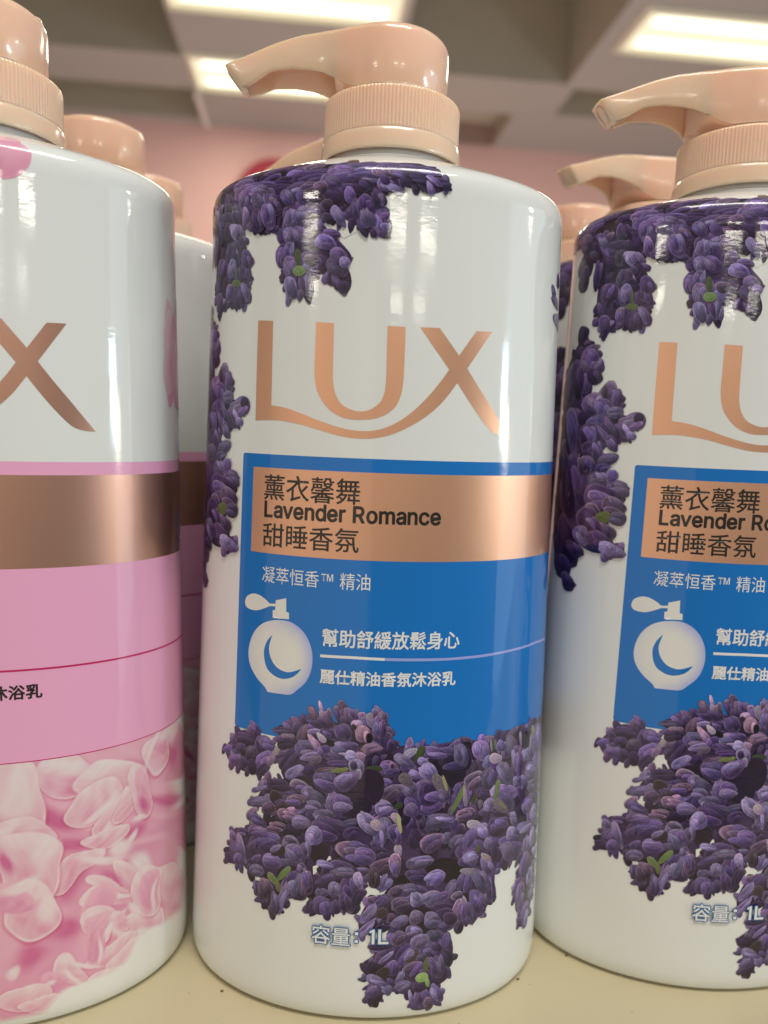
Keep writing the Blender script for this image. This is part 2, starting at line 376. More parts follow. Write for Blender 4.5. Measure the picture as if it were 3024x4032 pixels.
GLYPHS = {'L':[[[0.06,0.0],[0.06,0.509],[0.125,0.509],[0.125,0.057],[0.361,0.057],[0.361,0.0]]],'a':[[[0.16,-0.009],[0.126,-0.005],[0.094,0.005],[0.068,0.022],[0.048,0.045],[0.035,0.073],[0.03,0.108],[0.034,0.138],[0.043,0.161],[0.058,0.179],[0.078,0.193],[0.1,0.203],[0.125,0.211],[0.152,0.216],[0.178,0.22],[0.209,0.224],[0.234,0.227],[0.252,0.23],[0.265,0.235],[0.273,0.243],[0.276,0.255],[0.276,0.257],[0.273,0.279],[0.267,0.297],[0.256,0.311],[0.24,0.322],[0.22,0.329],[0.196,0.331],[0.171,0.329],[0.149,0.322],[0.132,0.313],[0.118,0.301],[0.107,0.288],[0.1,0.274],[0.041,0.291],[0.057,0.322],[0.079,0.346],[0.104,0.364],[0.133,0.375],[0.163,0.382],[0.194,0.384],[0.215,0.383],[0.239,0.379],[0.263,0.372],[0.286,0.36],[0.306,0.343],[0.322,0.32],[0.333,0.29],[0.337,0.251],[0.337,0.0],[0.277,0.0],[0.277,0.052],[0.272,0.052],[0.264,0.038],[0.252,0.025],[0.236,0.012],[0.215,0.001],[0.19,-0.006]],[[0.17,0.045],[0.202,0.049],[0.228,0.059],[0.248,0.074],[0.263,0.093],[0.272,0.115],[0.276,0.138],[0.276,0.19],[0.27,0.186],[0.259,0.182],[0.246,0.179],[0.231,0.176],[0.216,0.173],[0.2,0.171],[0.186,0.169],[0.175,0.168],[0.154,0.164],[0.134,0.159],[0.117,0.15],[0.103,0.139],[0.095,0.124],[0.092,0.105],[0.094,0.087],[0.102,0.072],[0.114,0.061],[0.13,0.052],[0.149,0.047]]],'v':[[[0.163,0.0],[0.017,0.379],[0.084,0.379],[0.165,0.155],[0.177,0.121],[0.187,0.087],[0.196,0.053],[0.206,0.021],[0.184,0.021],[0.194,0.053],[0.203,0.087],[0.213,0.121],[0.224,0.155],[0.305,0.379],[0.371,0.379],[0.226,0.0]]],'e':[[[0.212,-0.008],[0.161,-0.002],[0.117,0.016],[0.082,0.046],[0.056,0.085],[0.04,0.132],[0.034,0.187],[0.039,0.242],[0.055,0.29],[0.081,0.329],[0.115,0.359],[0.157,0.378],[0.205,0.384],[0.236,0.382],[0.266,0.374],[0.294,0.361],[0.319,0.341],[0.341,0.315],[0.357,0.282],[0.368,0.242],[0.371,0.194],[0.371,0.169],[0.075,0.169],[0.075,0.221],[0.338,0.221],[0.31,0.202],[0.307,0.237],[0.298,0.269],[0.283,0.294],[0.263,0.314],[0.237,0.326],[0.205,0.33],[0.173,0.326],[0.146,0.313],[0.125,0.294],[0.109,0.27],[0.099,0.241],[0.096,0.211],[0.096,0.178],[0.1,0.139],[0.11,0.106],[0.128,0.08],[0.151,0.061],[0.179,0.05],[0.212,0.046],[0.234,0.048],[0.254,0.053],[0.271,0.061],[0.285,0.073],[0.297,0.088],[0.306,0.105],[0.365,0.091],[0.353,0.063],[0.335,0.039],[0.311,0.019],[0.283,0.004],[0.249,-0.005]]],'n':[[[0.114,0.227],[0.114,0.0],[0.053,0.0],[0.053,0.379],[0.112,0.379],[0.112,0.287],[0.102,0.287],[0.124,0.332],[0.152,0.362],[0.187,0.379],[0.227,0.384],[0.264,0.38],[0.295,0.369],[0.321,0.349],[0.341,0.321],[0.353,0.285],[0.357,0.24],[0.357,0.0],[0.296,0.0],[0.296,0.235],[0.29,0.275],[0.273,0.304],[0.246,0.323],[0.21,0.329],[0.184,0.326],[0.161,0.317],[0.141,0.303],[0.126,0.283],[0.117,0.257]]],'d':[[[0.195,-0.008],[0.151,-0.002],[0.111,0.016],[0.079,0.045],[0.055,0.084],[0.039,0.133],[0.034,0.189],[0.039,0.245],[0.055,0.293],[0.079,0.332],[0.112,0.361],[0.151,0.378],[0.196,0.384],[0.228,0.381],[0.253,0.373],[0.272,0.36],[0.287,0.346],[0.298,0.331],[0.306,0.319],[0.311,0.319],[0.311,0.509],[0.372,0.509],[0.372,0.0],[0.313,0.0],[0.313,0.059],[0.307,0.059],[0.298,0.046],[0.287,0.031],[0.272,0.017],[0.252,0.004],[0.227,-0.005]],[[0.205,0.047],[0.236,0.051],[0.263,0.065],[0.284,0.086],[0.299,0.115],[0.309,0.15],[0.312,0.189],[0.309,0.229],[0.3,0.263],[0.284,0.291],[0.263,0.312],[0.237,0.325],[0.205,0.33],[0.172,0.325],[0.145,0.311],[0.124,0.29],[0.108,0.261],[0.099,0.227],[0.096,0.189],[0.099,0.151],[0.109,0.117],[0.124,0.088],[0.145,0.066],[0.172,0.051]]],'r':[[[0.053,0.0],[0.053,0.379],[0.112,0.379],[0.112,0.321],[0.115,0.321],[0.13,0.347],[0.152,0.367],[0.181,0.38],[0.213,0.385],[0.221,0.385],[0.229,0.384],[0.237,0.384],[0.243,0.384],[0.243,0.322],[0.239,0.323],[0.23,0.324],[0.219,0.325],[0.207,0.326],[0.182,0.323],[0.159,0.315],[0.14,0.301],[0.126,0.284],[0.117,0.262],[0.114,0.237],[0.114,0.0]]],'R':[[[0.06,0.0],[0.06,0.509],[0.236,0.509],[0.29,0.504],[0.333,0.489],[0.367,0.465],[0.39,0.433],[0.405,0.395],[0.409,0.352],[0.405,0.309],[0.39,0.271],[0.367,0.24],[0.333,0.217],[0.289,0.203],[0.236,0.198],[0.126,0.198],[0.126,0.255],[0.234,0.255],[0.269,0.258],[0.298,0.267],[0.319,0.281],[0.334,0.3],[0.342,0.324],[0.345,0.352],[0.342,0.38],[0.334,0.405],[0.319,0.425],[0.298,0.44],[0.269,0.449],[0.233,0.452],[0.125,0.452],[0.125,0.0]],[[0.353,0.0],[0.2465,0.1985],[0.3195,0.1985],[0.428,0.0]]],'o':[[[0.207,-0.008],[0.159,-0.002],[0.117,0.016],[0.082,0.046],[0.056,0.085],[0.04,0.133],[0.034,0.187],[0.04,0.243],[0.056,0.291],[0.082,0.33],[0.117,0.36],[0.159,0.378],[0.207,0.384],[0.256,0.378],[0.299,0.36],[0.333,0.33],[0.359,0.291],[0.376,0.243],[0.381,0.187],[0.376,0.133],[0.359,0.085],[0.333,0.046],[0.299,0.016],[0.256,-0.002]],[[0.207,0.046],[0.242,0.051],[0.27,0.066],[0.292,0.089],[0.307,0.117],[0.316,0.151],[0.319,0.187],[0.316,0.224],[0.307,0.258],[0.292,0.287],[0.27,0.31],[0.242,0.325],[0.207,0.33],[0.173,0.325],[0.145,0.31],[0.124,0.287],[0.108,0.258],[0.099,0.224],[0.096,0.187],[0.099,0.151],[0.108,0.117],[0.124,0.089],[0.145,0.066],[0.173,0.051]]],'m':[[[0.053,0.0],[0.053,0.379],[0.112,0.379],[0.112,0.295],[0.108,0.295],[0.118,0.323],[0.132,0.346],[0.151,0.363],[0.172,0.376],[0.195,0.384],[0.219,0.386],[0.257,0.38],[0.287,0.361],[0.309,0.331],[0.321,0.295],[0.312,0.295],[0.322,0.321],[0.337,0.343],[0.357,0.361],[0.381,0.375],[0.407,0.383],[0.437,0.386],[0.468,0.383],[0.497,0.372],[0.522,0.354],[0.541,0.328],[0.553,0.296],[0.557,0.255],[0.557,0.0],[0.496,0.0],[0.496,0.254],[0.49,0.289],[0.473,0.313],[0.447,0.326],[0.419,0.33],[0.395,0.328],[0.374,0.32],[0.358,0.307],[0.345,0.29],[0.338,0.27],[0.335,0.247],[0.335,0.0],[0.274,0.0],[0.274,0.26],[0.269,0.288],[0.253,0.311],[0.229,0.326],[0.199,0.33],[0.178,0.328],[0.158,0.32],[0.14,0.307],[0.126,0.289],[0.117,0.266],[0.114,0.238],[0.114,0.0]]],'c':[[[0.207,-0.008],[0.159,-0.002],[0.117,0.016],[0.082,0.046],[0.056,0.085],[0.04,0.133],[0.034,0.187],[0.04,0.243],[0.056,0.291],[0.082,0.33],[0.117,0.36],[0.159,0.378],[0.207,0.384],[0.234,0.383],[0.26,0.377],[0.284,0.368],[0.305,0.356],[0.324,0.341],[0.34,0.322],[0.353,0.301],[0.362,0.277],[0.303,0.262],[0.298,0.276],[0.29,0.289],[0.281,0.301],[0.27,0.311],[0.257,0.319],[0.242,0.325],[0.226,0.329],[0.207,0.33],[0.173,0.325],[0.145,0.31],[0.124,0.287],[0.108,0.258],[0.099,0.224],[0.096,0.187],[0.099,0.151],[0.108,0.117],[0.124,0.089],[0.145,0.066],[0.173,0.051],[0.207,0.046],[0.226,0.048],[0.243,0.052],[0.258,0.058],[0.271,0.066],[0.282,0.076],[0.292,0.089],[0.299,0.102],[0.304,0.117],[0.363,0.102],[0.354,0.078],[0.341,0.056],[0.325,0.037],[0.306,0.021],[0.285,0.009],[0.261,-0.001],[0.235,-0.006]]]}
def latin_mesh(s, u0, u1, v0, v1):
    x = 0; polys = []
    for ch in s:
        if ch == ' ': x += .175; continue
        G = GLYPHS[ch]; xs = [p[0] for l_ in G for p in l_]
        polys += [[(p[0]+x, p[1]) for p in l_] for l_ in G]; x += max(xs) + min(xs)*.9
    al = np.array([p for l_ in polys for p in l_]); a, b = al.min(0), al.max(0)
    k = (u1-u0)/(b[0]-a[0]); kv = (v1-v0)/(b[1]-0)
    return outline_mesh([[(u0+(p[0]-a[0])*k, v0+p[1]*kv) for p in l_] for l_ in polys])
def merge(meshes):
    vs, fs = [], []
    for me in meshes:
        k = len(vs); vs += [v.co[:] for v in me.vertices]; fs += [[i+k for i in p.vertices] for p in me.polygons]; bpy.data.meshes.remove(me)
    m_ = bpy.data.meshes.new('merged'); m_.from_pydata(vs, [], fs); return m_
def smooth_poly(pts, n=4):
    P = np.array(pts); N = len(P); out = []
    for i in range(N):
        p0, p1, p2, p3 = P[i-1], P[i], P[(i+1) % N], P[(i+2) % N]
        a1 = p1-p0; a2 = p2-p1; a3 = p3-p2
        def corner(a, b): return np.dot(a, b)/(np.linalg.norm(a)*np.linalg.norm(b)+1e-9) < .72
        t1 = a2 if corner(a1, a2) else (p2-p0)/2
        t2 = a2 if corner(a2, a3) else (p3-p1)/2
        for k in range(n):
            t = k/n; h1 = 2*t**3-3*t*t+1; h2 = -2*t**3+3*t*t; h3 = t**3-2*t*t+t; h4 = t**3-t*t
            out.append((h1*p1+h2*p2+h3*t1+h4*t2).tolist())
    return out
def rect(u0, u1, v0, v1, r=0.0):
    pts = []
    for (cx, cy, a0) in ((u0+r, v0+r, 180), (u1-r, v0+r, 270), (u1-r, v1-r, 0), (u0+r, v1-r, 90)):
        if r == 0: pts.append((cx, cy)); continue
        for k in range(5): a = math.radians(a0+22.5*k); pts.append((cx+r*math.cos(a), cy+r*math.sin(a)))
    return pts

# ------------------------------------------------------------------ pump
def collar_mesh():
    n = 480; lev = [(.300, 1.695, 0), (.352, 1.700, 0), (.3645, 1.694, .3), (.3685, 1.682, 1), (.3685, 1.60, 1), (.3690, 1.52, 1), (.3690, 1.500, .7), (.3665, 1.493, 0), (.360, 1.489, 0)]
    vs, fs = [], []
    for r, z, k_ in lev:
        for k in range(n):
            a = 2*math.pi*k/n; rr = r - (.0075*k_ if k % 4 in (0,) else (.0025*k_ if k % 4 in (1, 3) else 0))
            vs.append((rr*math.cos(a)*RU, rr*math.sin(a)*RU, (z-ZB)*RU))
    for i in range(len(lev)-1):
        for k in range(n): fs.append((i*n+k, (i+1)*n+k, (i+1)*n+(k+1) % n, i*n+(k+1) % n))
    return vs, fs
def pump_mesh():
    # plan outline: half width along the spout axis, x to the left is the spout
    wx = np.array([-.905,-.88,-.80,-.68,-.54,-.44,-.36,-.30,-.25,-.20,-.15]); ww = np.array([.070,.080,.095,.116,.134,.143,.158,.182,.207,.236,.2565])
    r = .297
    tx = np.array([-.905,-.80,-.729,-.606,-.482,-.359,-.236,-.05,.15,.30]); tz = np.array([1.884,1.917,1.942,1.985,2.018,2.035,2.036,2.034,2.030,2.022])
    bx = np.array([-.905,-.81,-.68,-.54,-.44,-.375,-.327,-.27,-.2,.3]); bz = np.array([1.775,1.798,1.842,1.854,1.846,1.830,1.805,1.762,1.728,1.725])
    xs = list(np.linspace(-.905, -.15, 40)); ang = np.linspace(math.acos(-.15/r), 0, 40)[1:]
    ux = np.array(xs + [r*math.cos(a) for a in ang])
    uw = np.array([float(np.interp(x, wx, ww)) for x in xs] + [r*math.sin(a) for a in ang])
    k = np.convolve(np.pad(uw[:44], 2, 'edge'), [.1,.2,.4,.2,.1], 'valid'); uw[3:40] = k[3:40]
    # closed loop: near side (y<0) from tip to back, then far side back to tip
    N = len(ux)
    loop = [(ux[i], -uw[i]) for i in range(N)] + [(ux[i], uw[i]) for i in range(N-2, -1, -1)]
    loop = np.array(loop); Lp = len(loop)
    nx = np.roll(loop, -1, 0) - np.roll(loop, 1, 0); nx /= np.linalg.norm(nx, axis=1)[:, None]; inn = np.stack([-nx[:, 1], nx[:, 0]], -1)
    T = np.interp(loop[:, 0], tx, tz); Bz = np.interp(loop[:, 0], bx, bz)
    wloc = np.abs(loop[:, 1]); rr = np.interp(loop[:, 0], [-.9, -.5, -.25, 0], [.012, .020, .036, .055])
    vs = []; nr = 0
    def ring(inset, z):
        nonlocal nr
        ins = np.minimum(inset, .85*np.maximum(wloc, .02))
        q = loop + inn*ins[:, None]
        x = q[:, 0].copy(); tip = np.clip((-loop[:, 0]-.62)/.28, 0, 1)
        x = x + tip*(T-z)*.85
        vs.extend([(a*RU, b*RU, (c-ZB)*RU) for a, b, c in zip(x, q[:, 1], z)]); nr += 1
    z_ = np.zeros(Lp)
    cav = np.clip((-loop[:, 0]-.31)/.012, 0, 1)          # the spout is an open channel underneath
    ring(z_+.030*np.clip(cav, 0, 1)+.004, Bz + cav*np.maximum(.0, T-Bz-.035))      # channel roof
    ring(z_+.028*cav+.003, Bz + .001)
    ring(z_+.004, Bz)
    ring(z_, Bz+.006)
    ring(z_, Bz+(T-rr-Bz)*.5)
    ring(z_, T-rr)
    for a in (18, 36, 54, 72, 90):
        a = math.radians(a); ring(rr*(1-math.cos(a)), T-rr+rr*math.sin(a))
    for s in (.3, .6): ring(np.maximum(rr, rr+(wloc-rr)*s), T+.012*s*np.clip((wloc-rr)/.2, 0, 1))
    fs = []
    for i in range(nr-1):
        for k_ in range(Lp): fs.append((i*Lp+k_, i*Lp+(k_+1) % Lp, (i+1)*Lp+(k_+1) % Lp, (i+1)*Lp+k_))
    def cap(base, flip):
        for i in range(N-1):
            a, b = base+i, base+i+1; c = base+(Lp-i-1) % Lp if i+1 <= 0 else base+(2*(N-1)-(i+1)); d = base+(2*(N-1)-i) if i > 0 else base+i
            quad_ = [a, b, c, d]; q = []
            for w in quad_:
                if w not in q: q.append(w)
            if len(q) >= 3: fs.append(tuple(q[::-1]) if flip else tuple(q))
    cap(0, True); cap((nr-1)*Lp, False)
    return vs, fs
M_mouth_shade = plain('peach_mouth_shade', (0.55, 0.26, 0.12), 0.5)
def add_pump(root):
    v_, f_ = lathe([(.352, 1.30), (.352, 1.46), (.30, 1.46)], 96); obj('neck', v_, f_, M_white, root)
    v_, f_ = collar_mesh(); col = obj('collar', v_, f_, M_peach, root)
    v_, f_ = lathe([(.350, 1.405), (.371, 1.392), (.376, 1.384), (.3835, 1.388), (.3845, 1.40), (.3795, 1.455), (.3755, 1.482), (.370, 1.490), (.355, 1.492)], 192, False)
    obj('collar_ring', v_, f_, M_peach, col)
    v_, f_ = pump_mesh(); h = obj('pump_head', v_, f_, M_peach, root)
    nv, nf = [], []                                                   # lip of the spout, and a darker disc with the mouth's shade painted in
    d1, d2, ce = np.array((.657, 0, -.754)), np.array((0, 1., 0)), np.array((-.853, 0, 1.832)); nn = np.array((-.754, 0, -.657))
    for r_, o_ in ((.90, -.02), (.90, .004), (.86, .009), (.76, .008), (.70, .002), (.69, -.006)):
        for k in range(40):
            a = 2*math.pi*k/40; q = ce + d1*.066*r_*math.cos(a) + d2*.062*r_*math.sin(a) + nn*o_
            nv.append((q[0]*RU, q[1]*RU, (q[2]-ZB)*RU))
    for i in range(5):
        for k in range(40): nf.append((i*40+k, i*40+(k+1) % 40, (i+1)*40+(k+1) % 40, (i+1)*40+k))
    nz_ = obj('nozzle', nv, nf, M_peach, h)
    obj('mouth_shade', nv[200:], [tuple(range(40))], M_mouth_shade, h)
    v_, f_ = lathe([(.235, 1.66), (.235, 1.80)], 64); obj('stem', v_, f_, M_peach, h)

# ------------------------------------------------------------------ printed flowers
BUDS = [(-0.9643,0.98,-0.024,-0.068,-0.1263,0.0306,'d'),
(-0.6567,1.0686,0.1578,-0.0164,0.0024,-0.0808,'d'),
(-0.4363,0.9384,0.0045,-0.1139,-0.1005,0.0044,'d'),
(-0.3118,1.0858,0.1141,-0.0032,0.0029,-0.0837,'d'),
(-0.1589,1.1285,0.1094,-0.0175,-0.0071,-0.0556,'d'),
(-0.8473,0.7944,-0.0008,-0.1325,-0.0833,0.0107,'d'),
(-0.4419,0.7385,0.0045,-0.1152,-0.074,0.0021,'d'),
(-0.2642,0.8209,0.0712,-0.0741,-0.0419,-0.0325,'d'),
(-0.0805,0.9904,0.0283,-0.0855,-0.052,-0.014,'d'),
(-0.5481,1.1273,0.1273,0.0036,0.0108,-0.0353,'d'),
(-0.3814,1.1564,0.1147,0.0092,0.0125,-0.0361,'d'),
(-0.1943,1.1753,0.1125,-0.001,0.0055,-0.0368,'m'),
(-0.6766,1.1287,0.0948,0.001,0.0121,-0.0303,'m'),
(-0.7862,1.1194,0.0853,0.0079,0.0259,-0.0373,'m'),
(-0.4557,1.1089,0.0671,0.0008,0.0048,-0.0285,'m'),
(-0.2827,1.1299,0.0547,-0.0189,-0.0103,-0.0318,'m'),
(-0.0693,1.1578,0.0852,-0.0056,-0.0007,-0.0295,'m'),
(-0.1274,1.1117,0.0485,-0.0248,-0.0168,-0.0292,'d'),
(-1.0271,0.9909,0.0363,-0.0484,-0.0344,0.0031,'m'),
(-1.0525,1.0699,0.0224,-0.041,-0.0396,0.006,'m'),
(-0.9899,0.9353,-0.0153,-0.0398,-0.038,0.0089,'d'),
(-1.0141,0.8404,-0.0076,-0.0483,-0.0423,0.0078,'d'),
(-0.9929,0.7754,-0.02,-0.0522,-0.0462,0.0095,'d'),
(-1.0168,0.6725,0.0202,-0.0648,-0.0341,0.003,'d'),
(-0.9939,0.5886,0.0053,-0.0694,-0.0343,0.0034,'d'),
(-0.9237,0.9553,-0.0052,-0.0444,-0.0371,0.0072,'r'),
(-0.8662,0.947,0.0083,-0.04,-0.0375,0.0033,'l'),
(-0.8524,0.8882,0.0086,-0.0247,-0.0308,0.0007,'l'),
(-0.8932,0.842,-0.0058,-0.0536,-0.0459,0.0079,'r'),
(-0.7772,0.7515,0.0188,-0.0605,-0.045,-0.0013,'m'),
(-0.7617,0.8038,0.0138,-0.0452,-0.0396,-0.001,'d'),
(-0.8479,0.8065,0.0128,-0.037,-0.0407,0.0003,'m'),
(-0.8777,0.7674,-0.0049,-0.0478,-0.0387,0.0061,'l'),
(-0.8932,0.647,-0.0131,-0.0471,-0.0341,0.0063,'r'),
(-0.7626,0.6366,0.0235,-0.0538,-0.0302,-0.0034,'m'),
(-0.841,0.5816,0.0149,-0.0305,-0.0148,-0.0013,'d'),
(-0.7783,0.5835,-0.002,-0.0239,-0.0138,0.0017,'d'),
(-0.8178,0.6164,0.0099,-0.0521,-0.044,0.0009,'m'),
(-0.8392,0.7392,0.0019,-0.0364,-0.0082,0.0008,'g'),
(-0.8366,0.6906,0.0356,-0.0032,0.0009,-0.017,'G'),
(-0.6974,1.0961,0.1037,-0.0315,-0.0141,-0.0374,'m'),
(-0.793,1.0851,-0.0136,-0.05,-0.0416,0.0104,'m'),
(-0.7712,1.0,0.0097,-0.054,-0.0271,0.0018,'r'),
(-0.6718,1.0471,0.0194,-0.0704,-0.055,-0.0013,'m'),
(-0.6108,1.0756,0.0243,-0.0506,-0.0352,-0.0065,'m'),
(-0.5875,1.0449,0.0274,-0.0371,-0.0252,-0.0093,'r'),
(-0.7167,0.9528,0.0423,-0.0043,0.0011,-0.0235,'d'),
(-0.5975,0.9306,0.0374,-0.0028,0.0007,-0.0174,'m'),
(-0.693,0.9796,0.0098,-0.059,-0.0449,0.0017,'m'),
(-0.6226,0.9904,0.0173,-0.064,-0.0411,-0.002,'m'),
(-0.6514,1.1199,0.0468,-0.0172,-0.0054,-0.0159,'l'),
(-0.5095,1.0674,0.029,-0.0412,-0.0299,-0.0121,'m'),
(-0.4346,1.0685,0.0079,-0.0336,-0.0295,-0.0028,'m'),
(-0.4254,1.0003,0.04,-0.0018,0.0012,-0.0312,'l'),
(-0.4921,0.9753,0.0017,-0.0428,-0.038,0.0022,'l'),
(-0.5409,0.7942,-0.0033,-0.0488,-0.0322,0.0039,'m'),
(-0.4955,0.8898,0.0018,-0.0459,-0.0347,0.0017,'l'),
(-0.4345,0.8928,0.0283,-0.0406,-0.0341,-0.0158,'m'),
(-0.4991,0.8038,-0.0042,-0.0629,-0.0417,0.0048,'m'),
(-0.4825,0.734,0.0091,-0.0636,-0.041,-0.0016,'m'),
(-0.3886,0.7314,0.0208,-0.0302,-0.0278,-0.0138,'l'),
(-0.3773,0.777,0.0345,-0.0179,-0.0153,-0.0244,'r'),
(-0.4059,0.6686,0.008,-0.0575,-0.0328,-0.0019,'m'),
(-0.369,0.645,-0.0023,-0.0372,-0.0117,0.001,'l'),
(-0.4791,0.6471,0.0128,-0.0517,-0.0336,-0.0042,'l'),
(-0.4303,0.6113,0.0011,-0.029,-0.0201,0.0003,'l'),
(-0.4435,0.7787,0.0073,-0.0517,-0.0147,-0.0006,'g'),
(-0.4347,0.7268,0.0335,-0.0009,0.0009,-0.0242,'G'),
(-0.3559,1.065,0.0446,-0.0084,-0.0046,-0.0263,'r'),
(-0.3766,1.1104,0.057,0.0063,0.0067,-0.0253,'r'),
(-0.3379,1.1089,0.0367,-0.0128,-0.0094,-0.0261,'r'),
(-0.3737,1.0207,0.0386,-0.0073,-0.0027,-0.0165,'r'),
(-0.3659,0.9866,0.0431,-0.0149,-0.0101,-0.0262,'r'),
(-0.3343,1.0025,0.0237,-0.0347,-0.0163,-0.008,'r'),
(-0.3036,1.0298,0.0316,-0.0007,0.001,-0.0252,'r'),
(-0.2949,0.9679,0.0307,-0.016,-0.0119,-0.0192,'r'),
(-0.3441,0.9239,0.0093,-0.0392,-0.0377,-0.0049,'r'),
(-0.2732,0.8944,0.047,-0.0042,-0.0013,-0.0224,'d'),
(-0.2969,0.8552,0.0541,-0.0181,-0.0118,-0.0317,'m'),
(-0.2322,0.7982,0.0411,-0.0212,-0.016,-0.0269,'m'),
(-0.2279,0.6847,0.0282,-0.0514,-0.0332,-0.0146,'d'),
(-0.2083,0.6564,0.0273,-0.014,-0.0116,-0.0198,'d'),
(-0.2363,0.7415,0.049,-0.0364,-0.0268,-0.0305,'m'),
(-0.2,0.7643,0.0277,0.0002,0.001,-0.0255,'l'),
(-0.2388,0.9728,0.0329,-0.0488,-0.0211,-0.011,'l'),
(-0.1757,0.9334,-0.0019,-0.0335,-0.0171,0.0013,'d'),
(-0.187,1.0728,0.0087,-0.0382,-0.027,-0.0043,'m'),
(-0.1477,1.0006,0.0127,-0.0548,-0.0268,-0.0046,'m'),
(-0.1062,1.0289,0.0114,-0.0491,-0.0415,-0.0073,'d'),
(-0.0469,1.0578,0.0181,-0.0412,-0.0335,-0.0122,'m'),
(-0.1143,0.9228,0.0193,-0.0444,-0.0225,-0.008,'d'),
(-0.0484,0.9409,0.0204,-0.0467,-0.028,-0.0103,'m'),
(-0.0138,0.981,0.0236,0.0046,0.0038,-0.0163,'m'),
(-0.065,0.9014,0.005,-0.0219,-0.0148,-0.0028,'d'),
(-0.0058,0.931,0.0287,-0.0086,-0.0065,-0.0186,'m'),
(-0.0103,0.8917,0.0315,-0.0095,-0.0046,-0.0133,'d'),
(-0.0978,0.9678,0.0182,-0.0416,-0.0337,-0.012,'l'),
(-0.0071,1.1198,0.0458,-0.0139,-0.0092,-0.0268,'m'),
(0.0296,1.1044,0.0443,-0.0169,-0.007,-0.0152,'l'),
(0.0841,1.1949,0.1243,-0.0021,-0.0049,-0.0426,'d'),
(-0.0707,1.1883,0.1236,0.0025,0.004,-0.0403,'d'),
(0.0218,1.1988,0.0934,-0.0053,-0.0016,-0.0244,'m'),
(0.1474,1.1998,0.0988,-0.0085,-0.0055,-0.0201,'m'),
(0.2083,1.1844,0.0549,-0.0068,-0.0032,-0.011,'l'),
(-0.0387,1.1708,0.0469,-0.0154,-0.0052,-0.0173,'r'),
(0.053,1.1682,0.0518,-0.0162,-0.0049,-0.0139,'r'),
(-0.0191,1.142,0.0239,-0.0174,-0.0111,-0.0133,'d'),
(0.0837,1.1462,0.0132,-0.0313,-0.0198,-0.0078,'d'),
(0.1632,1.1283,0.0319,-0.0324,-0.0139,-0.0118,'d'),
(0.1444,1.1553,0.0708,-0.0135,-0.0057,-0.0196,'d'),
(0.2558,1.1467,0.0544,-0.0085,-0.0045,-0.0157,'d'),
(0.2808,1.132,0.031,-0.0021,-0.0024,-0.0125,'m'),
(0.2063,1.1145,0.0132,-0.0307,-0.0161,-0.0066,'l'),
(0.2246,1.1498,0.0331,-0.023,-0.0103,-0.0121,'m'),
(1.0486,0.7335,0.0245,-0.0332,-0.0281,-0.0062,'m'),
(1.0885,0.6829,0.0437,-0.0302,-0.042,-0.0094,'m'),
(1.1577,0.5901,0.0445,-0.0392,-0.0794,-0.0116,'l'),
(1.1237,0.8032,0.0079,-0.0368,-0.0325,-0.0059,'d'),
(-1.2049,0.2894,-0.0241,-0.1277,-0.1266,0.016,'d'),
(-1.1304,0.0374,0.0274,-0.2001,-0.113,-0.0017,'d'),
(-1.1148,-0.3154,0.0289,-0.2214,-0.1239,-0.0109,'d'),
(-1.1543,-0.6292,0.0476,-0.1588,-0.0857,-0.0178,'d'),
(-0.9606,-0.4011,0.0791,-0.0951,-0.0756,-0.0474,'d'),
(-1.0084,0.0592,0.0317,-0.0958,-0.1075,-0.0172,'d'),
(-1.1814,0.957,-0.0299,-0.0787,-0.0654,0.0204,'d'),
(-1.0537,0.9077,-0.0119,-0.0912,-0.0399,0.0107,'d'),
(-1.108,1.011,-0.0002,-0.0567,-0.0604,0.0139,'m'),
(-1.1813,1.0725,-0.012,-0.0542,-0.0559,0.0162,'m'),
(-1.1874,0.8805,-0.0138,-0.0743,-0.0483,0.0121,'d'),
(-1.1544,0.5541,-0.0182,-0.0552,-0.0425,0.0103,'d'),
(-1.0735,0.4017,0.0379,-0.0772,-0.0788,-0.011,'m'),
(-1.0261,0.3898,0.036,0.0232,0.0269,-0.0234,'m'),
(-1.051,0.4393,0.0304,-0.0352,-0.0273,-0.0105,'m'),
(-1.1326,0.2865,0.0124,-0.0896,-0.0808,0.0029,'d'),
(-1.0376,0.3225,0.0371,-0.0432,-0.0425,-0.018,'d'),
(-0.9325,0.2241,-0.0216,-0.0673,-0.0482,0.015,'r'),
(-0.8771,0.2049,-0.0046,-0.0468,-0.0312,0.0049,'m'),
(-1.0191,0.1568,0.0503,-0.0591,-0.0618,-0.0292,'m'),
(-0.9575,0.1376,0.0177,-0.0569,-0.0553,-0.0088,'d'),
(-0.8795,0.1193,0.047,0.0007,0.0032,-0.0333,'l'),
(-0.784,0.0644,0.0706,0.0277,0.0205,-0.0438,'m'),
(-0.8189,0.016,0.0342,-0.0483,-0.0327,-0.0201,'m'),
(-0.7481,0.0935,0.0202,0.0186,0.0168,-0.0175,'d'),
(-0.7781,-0.0016,0.0238,-0.0174,-0.0111,-0.0149,'l'),
(-0.9237,0.0224,0.0629,-0.0818,-0.045,-0.0254,'d'),
(-0.8842,-0.0534,0.0302,-0.0404,-0.0259,-0.0155,'d'),
(-1.0354,-0.0398,0.0266,-0.0769,-0.0625,-0.0108,'d'),
(-1.0028,-0.1075,0.049,-0.0573,-0.0502,-0.0271,'d'),
(-0.8971,-0.141,0.0581,0.0232,0.0157,-0.031,'m'),
(-0.9253,-0.1865,0.0426,0.0095,0.0071,-0.0236,'m'),
(-1.0317,-0.1883,0.0325,-0.054,-0.0583,-0.0207,'r'),
(-0.9056,-0.2779,0.0937,-0.0227,-0.0168,-0.0564,'m'),
(-0.8313,-0.2915,0.0595,-0.0103,-0.007,-0.0379,'m'),
